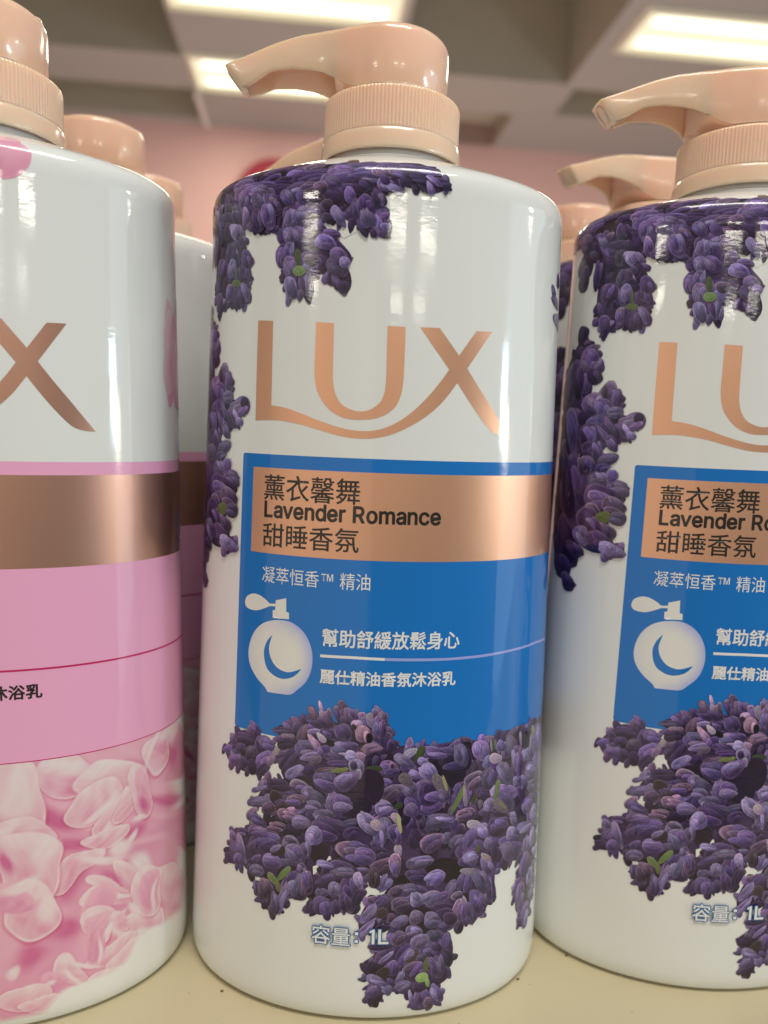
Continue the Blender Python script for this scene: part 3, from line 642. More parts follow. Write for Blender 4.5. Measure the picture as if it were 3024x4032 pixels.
(-0.799,-0.3178,0.0392,-0.0035,-0.0019,-0.021,'l'),
(-0.8671,-0.236,0.0176,0.0348,0.0282,-0.0125,'m'),
(-0.9198,-0.3575,0.1059,-0.0238,-0.0199,-0.0666,'d'),
(-0.8419,-0.3991,0.0644,-0.0279,-0.0215,-0.0442,'r'),
(-0.8158,-0.4647,0.0496,-0.0033,-0.0035,-0.0387,'l'),
(-0.9662,-0.4614,0.0465,-0.0552,-0.0476,-0.0303,'r'),
(-0.8705,-0.5394,0.0442,-0.04,-0.0258,-0.0253,'r'),
(-0.9856,-0.5036,0.0452,-0.0793,-0.0649,-0.0285,'d'),
(-0.8988,-0.4638,0.0427,0.0047,0.0029,-0.0312,'g'),
(-0.9172,-0.6147,0.0792,-0.029,-0.0278,-0.0556,'d'),
(-0.8094,-0.6497,0.0575,-0.0126,-0.009,-0.0335,'m'),
(-0.8616,-0.6369,0.0423,-0.0261,-0.0238,-0.0335,'l'),
(-0.8683,-0.6775,0.0107,-0.0376,-0.0221,-0.0069,'l'),
(-1.0262,-0.5896,0.0322,-0.0527,-0.0462,-0.0204,'m'),
(-1.0712,-0.6678,0.059,-0.0378,-0.0296,-0.0245,'d'),
(-1.167,-0.7885,0.0431,-0.0631,-0.0682,-0.0238,'d'),
(-1.1054,-0.8709,0.0381,-0.0512,-0.041,-0.0191,'d'),
(-1.3236,0.5031,0.0,-0.0383,0.0,-0.0096,'d'),
(0.4061,-1.7574,0.1099,-0.0111,0.0031,-0.0818,'k2'),
(0.3248,-1.886,0.0958,-0.0077,0.0032,-0.0873,'d'),
(0.4478,-1.6911,0.0897,-0.0099,0.0028,-0.0709,'d'),
(0.7865,-1.9392,0.0061,-0.1162,-0.1155,0.0325,'d'),
(0.962,-1.9082,0.0091,-0.121,-0.114,0.041,'d'),
(0.4958,-1.9054,-0.0265,-0.0738,-0.0549,0.027,'d'),
(1.0841,-1.7456,0.0019,-0.1083,-0.0909,0.0352,'m'),
(1.073,-1.9513,-0.0055,-0.1482,-0.0745,0.0325,'m'),
(1.0429,-2.1195,-0.0229,-0.0979,-0.0784,0.0384,'m'),
(0.332,-1.6485,0.0634,-0.0155,-0.0044,-0.0315,'m'),
(0.4808,-1.6732,0.0133,-0.0606,-0.0391,-0.0019,'l'),
(0.5985,-1.668,0.0131,-0.0564,-0.0515,0.0003,'m'),
(0.7254,-1.664,0.009,-0.0349,-0.031,0.0022,'m'),
(0.8031,-1.676,0.0167,-0.0598,-0.0424,0.005,'l'),
(0.9248,-1.6804,0.0032,-0.0472,-0.0406,0.012,'k2'),
(0.8771,-1.6668,0.0054,-0.0472,-0.0108,0.0027,'w'),
(0.9805,-1.7093,-0.0045,-0.0451,-0.018,0.0066,'w'),
(0.6873,-1.6506,0.0025,-0.0283,-0.0081,0.0013,'G'),
(0.6609,-1.6512,0.005,-0.034,-0.0065,0.0007,'w'),
(1.0003,-1.6573,0.0098,-0.0381,-0.0192,0.0054,'G'),
(0.2143,-1.6428,0.0328,0.0191,0.0104,-0.0179,'w'),
(0.2587,-1.6551,0.0219,0.0408,0.0166,-0.0104,'g'),
(0.8539,-1.7864,0.011,-0.1006,-0.0474,0.0124,'m'),
(0.9414,-1.7725,-0.01,-0.0369,-0.0474,0.0198,'l'),
(0.983,-1.8863,-0.0057,-0.0567,-0.0607,0.0247,'m'),
(1.0301,-1.9877,-0.0225,-0.0313,-0.0647,0.0333,'l'),
(1.0518,-2.0569,-0.0153,-0.035,-0.0651,0.0324,'d'),
(0.9634,-2.0743,-0.0225,-0.0428,-0.05,0.0266,'m'),
(1.0461,-2.1512,-0.0059,-0.0456,-0.0476,0.0231,'l'),
(0.9068,-1.9184,-0.0032,-0.0396,-0.0242,0.0094,'l'),
(0.8652,-1.905,0.0021,-0.0354,-0.0397,0.0124,'l'),
(0.4788,-1.9084,0.0472,0.0857,0.0123,-0.008,'g'),
(0.7067,-1.9183,0.0121,0.0695,0.0164,-0.0063,'g'),
(0.575,-1.9018,0.0186,0.0489,0.0151,-0.0077,'g'),
(0.513,-1.9025,-0.0073,0.0562,0.0116,-0.0008,'w'),
(0.5656,-1.8226,0.0452,0.0354,0.0333,-0.0349,'r'),
(0.6212,-1.9051,0.0443,-0.0089,0.0015,-0.0338,'d'),
(0.7193,-1.7523,0.0163,0.0207,0.0155,-0.0105,'d'),
(0.639,-1.7359,0.021,0.0297,0.0228,-0.0154,'l'),
(0.65,-1.8383,0.0158,0.0561,0.0476,-0.0206,'m'),
(0.7583,-1.8235,0.0335,-0.0723,-0.0444,-0.0015,'l'),
(0.6942,-1.7273,0.0408,-0.0085,0.0013,-0.0282,'w'),
(0.0653,-1.5307,0.0179,-0.0882,-0.0222,-0.0046,'m'),
(0.0599,-1.4463,0.0007,-0.0211,-0.0126,-0.0003,'l'),
(0.1132,-1.599,0.0058,-0.0288,-0.0223,-0.0042,'m'),
(0.1157,-1.5964,0.0048,-0.0125,-0.0075,-0.0029,'d'),
(0.1075,-1.727,0.0456,0.0002,0.0016,-0.0455,'m'),
(0.1222,-1.711,0.0045,-0.0221,-0.0149,-0.0028,'p'),
(0.1222,-1.711,0.0027,-0.0132,-0.0075,-0.0014,'d'),
(0.2098,-1.7338,0.0441,-0.0179,-0.0095,-0.03,'d'),
(0.1877,-1.6903,0.0544,-0.0333,-0.012,-0.0229,'l'),
(0.2417,-1.7618,0.0346,-0.0144,-0.0064,-0.02,'l'),
(0.2809,-1.6938,0.03,-0.0126,-0.0064,-0.0199,'l'),
(0.3147,-1.7551,0.0419,-0.0376,-0.026,-0.0313,'l'),
(0.324,-1.8641,0.0691,-0.0054,0.0024,-0.0654,'d'),
(0.3761,-1.8251,0.0376,-0.0648,-0.0276,-0.0137,'w'),
(0.3975,-1.8163,0.0129,-0.0434,-0.0084,-0.0014,'y'),
(0.389,-1.8809,0.0203,-0.0352,-0.0231,-0.0113,'l'),
(0.075,-1.8131,0.0495,0.01,0.0063,-0.0317,'m'),
(0.2213,-1.8419,0.0247,-0.0431,-0.035,-0.0202,'l'),
(0.1962,-1.7871,0.0325,-0.0286,-0.0174,-0.0222,'w'),
(0.1271,-1.8559,0.0528,0.0399,0.023,-0.0333,'r'),
(0.2212,-1.9122,0.031,-0.0013,0.0011,-0.0326,'m'),
(0.2275,-1.9451,0.0013,-0.0381,-0.0373,0.0017,'l'),
(0.0866,-1.9316,0.0431,0.0003,0.0014,-0.0405,'l'),
(0.1576,-1.9265,0.0216,0.0131,0.0076,-0.0133,'g'),
(0.3831,-2.0119,0.0599,-0.012,-0.0016,-0.0327,'l'),
(0.7347,-2.0677,0.0644,-0.0178,0.0023,-0.0464,'d'),
(0.5228,-2.0039,0.0561,0.0048,0.0104,-0.034,'r'),
(0.6387,-2.0154,0.0386,-0.0086,0.0013,-0.0285,'m'),
(0.663,-1.9815,0.0341,0.0175,0.0266,-0.032,'l'),
(0.6051,-1.9634,0.0038,0.024,0.0136,-0.0049,'w'),
(0.7387,-2.006,0.0512,-0.0468,-0.022,-0.0159,'w'),
(0.7529,-2.0042,0.0269,-0.0276,-0.007,-0.0037,'y'),
(0.8424,-2.0949,0.0224,-0.0458,-0.0235,0.0019,'l'),
(-0.194,-1.6466,0.0772,0.0076,0.0021,-0.0639,'d'),
(0.0155,-1.8252,0.0707,0.0024,0.0031,-0.0912,'k2'),
(-0.057,-1.9256,0.086,0.0052,0.0021,-0.0647,'k2'),
(-0.3974,-1.9345,0.0786,-0.0136,-0.0154,-0.0492,'d'),
(-0.2419,-1.7698,0.0781,0.0093,0.0013,-0.0375,'d'),
(-0.4615,-1.8701,0.062,0.0021,-0.0048,-0.0334,'d'),
(-0.5492,-1.8893,0.017,0.0328,0.0213,-0.006,'l'),
(-0.5728,-1.9172,0.0411,0.0203,0.0045,-0.0123,'l'),
(-0.5734,-1.9843,0.0662,0.0277,0.0057,-0.0233,'l'),
(-0.471,-1.9298,0.0343,0.0073,0.0009,-0.0274,'o'),
(-0.3453,-1.8545,0.0507,-0.0009,-0.0045,-0.0329,'r'),
(-0.2907,-1.8843,0.0333,-0.0232,-0.0196,-0.0277,'l'),
(-0.248,-1.9003,0.0411,-0.0296,-0.0161,-0.0228,'l'),
(-0.3588,-1.9385,0.0528,-0.0051,-0.0086,-0.0384,'r'),
(-0.4406,-1.9814,0.0311,0.0243,0.0134,-0.0187,'r'),
(-0.5033,-2.0061,0.0361,-0.0111,-0.0165,-0.0327,'r'),
(-0.3845,-1.987,0.0219,0.004,0.0005,-0.0136,'p'),
(-0.3999,-2.0229,0.0577,-0.0096,-0.0094,-0.0303,'r'),
(-0.2726,-1.9525,0.0425,-0.0099,-0.0098,-0.0321,'l'),
(-0.2134,-1.9992,0.0555,-0.0088,-0.0082,-0.0378,'l'),
(-0.4792,-1.6931,0.0135,0.0262,0.0152,-0.0053,'w'),
(-0.7894,-1.7559,0.0353,0.0108,0.001,-0.0235,'m'),
(-0.7497,-1.6962,0.0115,-0.0189,-0.0171,-0.0096,'m'),
(-0.6696,-1.6582,0.062,0.0019,-0.0092,-0.0344,'d'),
(-0.6069,-1.5883,0.0266,-0.0321,-0.0171,-0.0126,'m'),
(-0.5549,-1.6483,0.0402,-0.0046,-0.0094,-0.0277,'m'),
(-0.5333,-1.6602,0.0394,-0.0124,-0.0154,-0.0292,'m'),
(-0.6946,-1.7203,0.0344,0.0092,0.001,-0.0249,'m'),
(-0.6242,-1.7218,0.0011,-0.0302,-0.0384,-0.0093,'l'),
(-0.7204,-1.7835,0.0319,-0.0323,-0.0302,-0.0227,'m'),
(-0.7454,-1.7964,0.0331,0.0098,0.0011,-0.0251,'m'),
(-0.6745,-1.7932,0.0151,-0.0275,-0.025,-0.0144,'m'),
(-0.5423,-1.7443,0.0369,0.043,0.0306,-0.0205,'m'),
(-0.6178,-1.8062,0.0098,-0.0386,-0.0281,-0.0114,'d'),
(-0.5523,-1.8043,0.0382,0.0389,0.0181,-0.0149,'d'),
(-0.5065,-1.7477,0.0165,0.0319,0.0181,-0.0059,'p'),
(-0.3749,-1.7832,0.0436,0.0383,0.0164,-0.0195,'l'),
(-0.4434,-1.5728,0.059,0.005,-0.0011,-0.019,'m'),
(-0.3669,-1.5394,0.0217,0.0031,0.001,-0.0293,'m'),
(-0.4144,-1.6004,0.0384,-0.0003,-0.0023,-0.0163,'p'),
(-0.4186,-1.6388,0.052,0.0158,0.0048,-0.026,'d'),
(-0.4368,-1.7614,0.0224,0.0041,0.0007,-0.0217,'d'),
(-0.4046,-1.7231,0.0409,0.0568,0.0283,-0.0179,'d'),
(-0.302,-1.5467,0.0476,0.006,0.0011,-0.0319,'m'),
(-0.2719,-1.5004,0.0549,-0.0137,-0.0081,-0.0259,'m'),
(-0.3304,-1.497,0.017,-0.0255,-0.0159,-0.0114,'m'),
(-0.2838,-1.4593,0.0223,-0.0342,-0.017,-0.012,'p'),
(-0.2457,-1.4234,0.0106,-0.0346,-0.009,-0.0034,'p'),
(-0.2364,-1.4648,0.0117,-0.0287,-0.0145,-0.0069,'p'),
(-0.2248,-1.5007,0.0366,-0.0175,-0.011,-0.0218,'m'),
(-0.3386,-1.5729,0.015,0.0474,0.023,-0.0051,'p'),
(-0.2022,-1.5568,0.0325,-0.0242,-0.0159,-0.0219,'d'),
(-0.309,-1.6546,0.0606,-0.0139,-0.0165,-0.0527,'m'),
(-0.2734,-1.6126,0.0347,-0.044,-0.0147,-0.0125,'p'),
(-0.2402,-1.6622,0.0065,-0.0309,-0.0153,-0.0045,'m'),
(-0.2972,-1.6907,0.0466,0.0146,0.0044,-0.0206,'l'),
(-0.2649,-1.708,0.0311,0.0227,0.0111,-0.0172,'p'),
(-0.3,-1.7665,0.0292,0.0216,0.0154,-0.0236,'d'),
(-0.2377,-1.5818,0.0209,-0.0222,-0.0116,-0.0115,'w'),
(-0.1492,-1.4516,0.0142,-0.0473,-0.0244,-0.0087,'m'),
(-0.1656,-1.4212,0.0081,-0.013,-0.0095,-0.0066,'p'),
(-0.093,-1.4581,0.0255,-0.0418,-0.0258,-0.0175,'m'),
(-0.1162,-1.4491,0.0074,-0.0358,-0.0099,-0.0025,'p'),
(-0.1225,-1.4865,0.0162,-0.0263,-0.0172,-0.0118,'m'),
(0.045,-1.5047,0.002,-0.0581,-0.0303,-0.0008,'m'),
(0.0583,-1.4516,0.001,-0.029,-0.0177,-0.0004,'p'),
(0.0708,-1.52,0.0016,-0.0476,-0.0151,-0.0003,'d'),
(-0.1255,-1.5502,0.0256,-0.0417,-0.0345,-0.0238,'m'),
(-0.061,-1.5037,0.0303,0.0017,0.001,-0.029,'p'),
(-0.0758,-1.5151,0.0152,0.0009,0.0005,-0.0158,'o'),
(-0.0293,-1.5444,0.0089,-0.0439,-0.037,-0.0086,'p'),
(0.0036,-1.4743,0.0079,-0.0387,-0.0177,-0.004,'w'),
(0.0043,-1.5695,0.0009,-0.0275,-0.0161,-0.0006,'k'),
(-0.1174,-1.64,0.0705,-0.0077,-0.0055,-0.0413,'l'),
(-0.0927,-1.617,0.0434,-0.0135,-0.0078,-0.0255,'m'),
(-0.0757,-1.6691,0.0385,-0.0122,-0.0078,-0.0255,'l'),
(0.0187,-1.622,0.0469,0.0103,0.0058,-0.0286,'p'),
(-0.0326,-1.672,0.0303,0.0015,0.001,-0.0293,'p'),
(-0.0315,-1.6294,0.0071,0.0003,0.0003,-0.0074,'q'),
(-0.1955,-1.6041,0.0237,-0.0145,-0.0084,-0.0139,'k'),
(-0.1669,-1.6868,0.0585,-0.0166,-0.0087,-0.0284,'d'),
(-0.1507,-1.7121,0.051,-0.0002,-0.0009,-0.0187,'d'),
(0.0258,-1.6804,0.0404,0.0012,0.0014,-0.0426,'d'),
(-0.0535,-1.7265,0.0095,-0.0469,-0.0371,-0.009,'l'),
(-0.0691,-1.7167,0.0042,-0.0208,-0.0173,-0.0043,'d'),
(-0.0424,-1.758,0.0053,-0.0261,-0.0148,-0.0036,'w'),
(-0.1394,-1.7433,0.0456,0.0081,0.0019,-0.0159,'g'),
(0.0324,-1.7282,0.0404,0.0011,0.0005,-0.016,'g'),
(-0.2093,-1.8091,0.0593,-0.0285,-0.0255,-0.0518,'m'),
(-0.2114,-1.7475,0.0506,0.0148,0.0024,-0.0114,'p'),
(-0.097,-1.7936,0.056,0.0389,0.0229,-0.0379,'m'),
(-0.1387,-1.9209,0.0607,-0.0058,-0.0068,-0.0512,'m'),
(-0.1853,-1.9092,0.0009,-0.027,-0.0129,-0.0014,'l'),
(0.4266,-2.2985,0.1113,-0.0172,0.0025,-0.0676,'k2'),
(0.5675,-2.2289,0.0971,-0.021,0.003,-0.0741,'d'),
(0.4124,-2.5101,0.083,-0.0137,0.0025,-0.0683,'d'),
(0.2446,-2.434,0.1042,-0.0079,0.0029,-0.0839,'d'),
(0.8015,-2.2244,0.1264,-0.0426,0.0047,-0.0889,'d'),
(0.103,-2.0433,0.0297,-0.0519,-0.0301,-0.019,'l'),
(0.15,-2.0764,0.0107,-0.054,-0.035,-0.0059,'m'),
(0.1521,-1.9894,0.0205,-0.0253,-0.0152,-0.0137,'w'),
(0.1684,-2.0169,0.0107,-0.0539,-0.009,-0.0015,'y'),
(0.1683,-2.1644,0.0064,-0.0326,-0.019,-0.003,'w'),
(0.1556,-2.241,0.004,-0.0606,-0.0296,-0.0003,'r'),
(0.3444,-2.1322,0.0591,0.0297,0.0229,-0.0406,'r'),
(0.3834,-2.0207,0.0599,-0.012,-0.0016,-0.0327,'l'),
(0.4199,-2.1191,0.0102,0.0299,0.0211,-0.0105,'l'),
(0.7228,-2.2573,0.0089,-0.0601,-0.035,0.008,'d'),
(0.8046,-2.2838,0.0168,-0.0634,-0.0542,0.0118,'l'),
(0.7302,-2.1215,0.0711,-0.0201,0.0025,-0.0523,'d'),
(0.823,-2.185,0.0266,0.0263,0.0289,-0.0215,'l'),
(0.8529,-2.1311,0.0277,-0.04,-0.0255,-0.0014,'l'),
(0.9614,-2.1962,0.0864,-0.0092,0.029,-0.0369,'l'),
(0.4767,-2.1443,0.0409,0.0221,0.019,-0.0282,'l'),
(0.5462,-2.1456,0.0306,0.0475,0.029,-0.0211,'m'),
(0.5792,-2.0736,0.0485,-0.0176,-0.0037,-0.0241,'w'),
(0.6306,-2.1186,0.0273,-0.0456,-0.0368,-0.0107,'l'),
(0.6661,-2.1956,0.0084,-0.0359,-0.031,0.0033,'l'),
(0.6032,-2.2085,0.0095,0.0244,0.0107,-0.006,'g'),
(0.2847,-2.2371,0.0721,0.0074,0.0066,-0.0333,'l'),
(0.2662,-2.3077,0.0571,-0.0151,-0.005,-0.0379,'d'),
(0.3677,-2.3293,0.0459,0.022,0.0216,-0.0391,'m'),
(0.6902,-2.4382,0.0154,-0.1087,-0.0303,0.0071,'d'),
(0.6652,-2.3213,0.0353,-0.0595,-0.0336,-0.0079,'m'),
(0.6532,-2.2722,0.0288,-0.0319,-0.0142,-0.0092,'w'),
(0.6565,-2.273,0.0193,-0.0213,-0.0053,-0.0034,'y'),
(0.5566,-2.2548,0.0451,-0.0096,0.0017,-0.0411,'l'),
(0.6232,-2.5342,0.0135,-0.0607,-0.0249,0.003,'d'),
(0.5692,-2.5658,0.0084,-0.0652,-0.0362,0.0063,'m'),
(0.6096,-2.5073,0.0285,-0.0727,-0.0436,-0.0029,'m'),
(0.63,-2.3978,0.0409,-0.0707,-0.0379,-0.0099,'l'),
(0.5088,-2.5286,0.0168,0.068,0.0398,-0.019,'r'),
(0.5318,-2.3741,0.0217,0.0594,0.0394,-0.022,'m'),
(0.5476,-2.3265,0.0474,-0.0182,-0.0029,-0.0195,'w'),
(0.4528,-2.404,0.0263,0.0442,0.025,-0.0185,'l'),
(0.4885,-2.4503,0.032,0.0053,0.0087,-0.0231,'r'),
(1.0453,-2.2943,-0.0074,-0.0572,-0.0395,0.0204,'l'),
(1.0393,-2.5368,-0.0072,-0.0576,-0.0461,0.0263,'l'),
(0.9674,-2.4274,-0.0201,-0.0681,-0.0515,0.0289,'m'),
(0.9697,-2.3077,-0.014,-0.0471,-0.0345,0.0185,'l'),
(0.9041,-2.543,-0.0255,-0.0582,-0.033,0.0205,'d'),
(0.9272,-2.6021,-0.0206,-0.0797,-0.0407,0.0238,'m'),
(1.0065,-2.624,-0.0196,-0.0563,-0.0158,0.0097,'g'),
(1.0663,-2.6511,-0.0142,-0.0287,-0.0352,0.0225,'l'),
(0.9896,-2.7197,-0.0301,-0.0491,-0.0365,0.0247,'m'),
(0.9324,-2.7569,-0.0062,-0.0332,-0.0145,0.0087,'d'),
(1.006,-2.7722,-0.0118,-0.0486,-0.0238,0.015,'l'),
(0.0925,-2.3339,0.0214,0.043,0.018,-0.0111,'l'),
(0.4042,-2.4354,0.0408,0.0091,0.0083,-0.0225,'m'),
(0.1606,-2.3904,0.0356,0.013,0.0096,-0.0264,'r'),
(0.2322,-2.3774,0.0412,-0.0105,-0.0039,-0.0299,'l'),
(0.1884,-2.4528,0.043,0.015,0.0116,-0.032,'r'),
(0.2709,-2.4417,0.0242,0.03,0.029,-0.0277,'l'),
(0.3502,-2.4391,0.036,0.0279,0.0271,-0.0357,'l'),
(-0.5323,-2.1954,0.0895,0.0237,0.002,-0.0557,'d'),
(-0.1798,-2.075,0.0979,-0.0266,-0.0207,-0.069,'d'),
(-0.2276,-2.2015,0.002,-0.0603,-0.0468,-0.0063,'k2'),
(-0.3869,-2.2451,0.0523,-0.0761,-0.056,-0.0449,'d'),
(-0.1213,-2.2941,0.0918,0.0085,0.0021,-0.066,'d'),
(-0.5706,-2.1495,0.0607,0.007,-0.0048,-0.0318,'m'),
(-0.5728,-2.0882,0.0515,-0.0183,-0.0134,-0.022,'m'),
(-0.7107,-2.2905,0.0075,0.0453,0.0418,0.009,'m'),
(-0.7373,-2.3524,0.0474,0.018,0.0014,-0.0343,'d'),
(-0.6876,-2.34,0.0084,-0.0311,-0.0336,-0.0169,'m'),
(-0.7279,-2.2217,0.0228,-0.0218,-0.0183,-0.0152,'l'),
(-0.6694,-2.1876,0.0399,0.007,-0.0048,-0.0296,'d'),
(-0.6661,-2.2751,0.0291,-0.0733,-0.0179,-0.0102,'l'),
(-0.6048,-2.2442,0.0179,0.0349,0.0223,-0.0046,'m'),
(-0.4535,-2.1036,0.0498,-0.0019,-0.0077,-0.0339,'r'),
(-0.3698,-2.0976,0.0545,0.0102,0.0013,-0.0384,'d'),
(-0.2596,-2.107,0.0017,-0.0519,-0.0446,-0.0064,'l'),
(-0.3281,-2.0462,0.0478,-0.0006,-0.0049,-0.036,'l'),
(-0.3782,-2.1767,0.0468,-0.0079,-0.0136,-0.0444,'l'),
(-0.3488,-2.2376,0.0315,-0.047,-0.0413,-0.0328,'m'),
(-0.2964,-2.1952,0.0088,-0.0421,-0.026,-0.009,'l'),
(-0.4435,-2.2295,0.0419,0.0249,0.0095,-0.0215,'o'),
(-0.4611,-2.2168,0.029,0.0236,0.009,-0.0124,'l'),
(-0.3141,-2.3091,0.0088,-0.0422,-0.0313,-0.0114,'m'),
(-0.2853,-2.3709,0.0074,-0.0626,-0.0315,-0.0082,'r'),
(-0.3681,-2.3977,0.0334,0.0701,0.0433,-0.0162,'m'),
(-0.5143,-2.4562,0.0188,-0.0551,-0.0423,-0.0231,'r'),
(-0.5716,-2.4677,0.0055,-0.041,-0.0134,-0.0053,'m'),
(-0.4758,-2.2933,0.0588,-0.0006,-0.0091,-0.0403,'m'),
(-0.4024,-2.2818,0.0293,-0.0104,-0.0117,-0.0243,'l'),
(-0.5713,-2.3023,0.0229,0.025,0.0143,-0.011,'m'),
(-0.613,-2.3721,0.0095,-0.0185,-0.0148,-0.0097,'m'),
(-0.5689,-2.3698,0.0437,-0.0014,-0.0115,-0.0356,'l'),
(-0.5112,-2.5466,0.0235,0.0069,0.0008,-0.0226,'d'),
(-0.4179,-2.4877,0.026,0.0859,0.0212,-0.0026,'l'),
(-0.4566,-2.5201,0.0079,-0.063,-0.0255,-0.0089,'m'),
(-0.4114,-2.3454,0.0342,0.0434,0.013,-0.0098,'g'),
(-0.4726,-2.3883,0.0288,-0.025,-0.0137,-0.0151,'G'),
(-0.4428,-2.4203,0.007,-0.0316,-0.0122,-0.0052,'G'),
(-0.1946,-2.2578,0.0453,-0.0073,-0.0041,-0.0192,'l'),
(-0.0678,-2.3726,0.0116,-0.0591,-0.0422,-0.0112,'d'),
(-0.0303,-2.4312,0.0198,0.0514,0.0233,-0.0105,'d'),
(-0.0907,-2.452,0.0101,-0.0512,-0.0274,-0.0076,'d'),
(-0.1357,-2.484,0.0044,-0.0384,-0.0229,-0.0046,'m'),
(-0.2706,-2.4969,0.0083,0.0393,0.018,-0.002,'m'),
(-0.1917,-2.346,0.0506,0.0321,0.0141,-0.0284,'d'),
(-0.2081,-2.4817,0.0467,0.0065,0.0015,-0.0473,'m'),
(-0.2051,-2.4144,0.0363,0.0049,0.0009,-0.0277,'l'),
(-0.144,-2.3848,0.0144,-0.0376,-0.0323,-0.0163,'l'),
(-0.0234,-2.3312,0.0134,-0.0473,-0.0218,-0.0075,'l'),
(-0.101,-2.2923,0.0559,-0.0006,-0.0015,-0.0303,'l'),
(0.052,-2.3121,0.0038,-0.0578,-0.0293,-0.0016,'r'),
(0.0698,-2.087,0.0106,-0.0536,-0.0297,-0.006,'l'),
(-0.0724,-2.0763,0.0376,0.0175,0.0114,-0.0299,'d'),
(-0.0843,-2.0228,0.0447,0.0117,0.0042,-0.0211,'l'),
(-0.0539,-2.1735,0.0889,-0.02,-0.0114,-0.0536,'r'),
(0.0026,-2.198,0.0556,0.0021,0.0016,-0.0493,'m'),
(0.0118,-2.0176,0.0481,-0.0482,-0.0276,-0.0317,'l'),
(0.0526,-2.0274,0.0161,-0.0279,-0.0206,-0.0134,'w'),
(0.2913,-2.5683,0.1001,-0.0106,0.003,-0.0857,'k2'),
(0.3986,-2.7338,0.075,-0.0132,0.0032,-0.0872,'d'),
(0.1948,-2.744,0.0581,0.0515,0.0394,-0.0518,'d'),
(0.3003,-2.8272,0.0804,-0.0101,0.0024,-0.0695,'d'),
(0.077,-2.4602,0.043,0.034,0.0186,-0.0275,'d'),
(0.0288,-2.5116,0.0378,0.0528,0.0182,-0.0158,'l'),
(0.0237,-2.5921,0.0393,0.0461,0.0155,-0.016,'l'),
(0.094,-2.5066,0.0229,0.0216,0.0168,-0.0211,'o'),
(0.1045,-2.5914,0.0377,0.0069,0.004,-0.0209,'d'),
(0.1894,-2.467,0.0434,0.0152,0.0103,-0.0283,'r'),
(0.1413,-2.537,0.0127,0.0253,0.0154,-0.01,'r'),
(0.1885,-2.5559,0.0435,0.0201,0.0116,-0.0256,'l'),
(0.2704,-2.5407,0.0186,0.0351,0.0299,-0.0209,'l'),
(0.3596,-2.564,0.0451,-0.0064,0.0016,-0.0452,'l'),
(0.4555,-2.5714,0.0385,-0.0074,0.0013,-0.0348,'d'),
(0.2652,-2.6169,0.0437,-0.0042,0.0012,-0.0343,'m'),
(0.1838,-2.6493,0.0319,0.0284,0.0209,-0.0273,'r'),
(0.3367,-2.7197,0.0406,-0.0057,0.0014,-0.039,'m'),
(0.295,-2.6757,0.0416,0.0273,0.0218,-0.0341,'l'),
(0.3668,-2.6509,0.0352,-0.0186,-0.0095,-0.0289,'l'),
(0.3901,-2.728,0.0221,-0.0413,-0.0281,-0.0125,'m'),
(0.0963,-2.6934,0.0615,0.003,0.0015,-0.0192,'d'),
(0.1211,-2.7451,0.0432,0.0333,0.0187,-0.0285,'m'),
(0.1583,-2.815,0.02,0.04,0.0309,-0.0208,'d'),
(0.0559,-2.8132,0.0257,0.0251,0.0193,-0.0244,'d'),
(0.1126,-2.8393,0.0328,0.0208,0.0123,-0.0226,'o'),
(0.0748,-2.9812,0.0288,0.0344,0.0227,-0.0251,'d'),
(0.0658,-2.9423,0.0343,0.0334,0.0207,-0.0264,'m'),
(0.131,-2.9303,0.0308,-0.0205,-0.0109,-0.0221,'l'),
(0.0831,-2.882,0.0514,-0.0209,-0.0071,-0.0242,'l'),
(0.0099,-2.8788,0.0231,-0.0014,-0.0006,-0.012,'l'),
(0.4467,-2.7909,0.0177,-0.0488,-0.0297,-0.005,'d'),
(0.258,-2.7534,0.038,0.0259,0.0168,-0.0263,'o'),
(0.242,-2.7476,0.0242,0.0252,0.013,-0.0148,'l'),
(0.3102,-2.768,0.0296,0.0018,0.0047,-0.024,'l'),
(0.3984,-2.8424,0.015,-0.0757,-0.0408,-0.0001,'m'),
(0.2606,-2.8313,0.0379,0.0388,0.0262,-0.0302,'r'),
(0.1991,-2.8734,0.0183,0.0361,0.0139,-0.0096,'l'),
(0.1856,-2.9374,0.0125,-0.0233,-0.0116,-0.0068,'m'),
(0.2202,-2.9183,0.0386,0.0169,0.0126,-0.0285,'l'),
(0.3341,-2.8188,0.0109,0.0487,0.0143,-0.0061,'g'),
(0.3911,-2.9854,0.0215,-0.0594,-0.0306,-0.0065,'m'),
(0.2623,-2.9924,0.0137,-0.0498,-0.0121,-0.0024,'l'),
(0.3178,-2.9862,0.011,-0.0549,-0.0415,-0.002,'m'),
(0.304,-2.9362,0.0362,-0.0049,0.0009,-0.0262,'d'),
(0.3487,-3.0282,0.0127,0.0258,0.0178,-0.0142,'r'),
(0.3141,-2.881,0.0318,0.0083,0.0088,-0.0249,'G'),
(0.3434,-2.9114,0.0052,-0.0266,-0.0112,-0.0004,'G')]
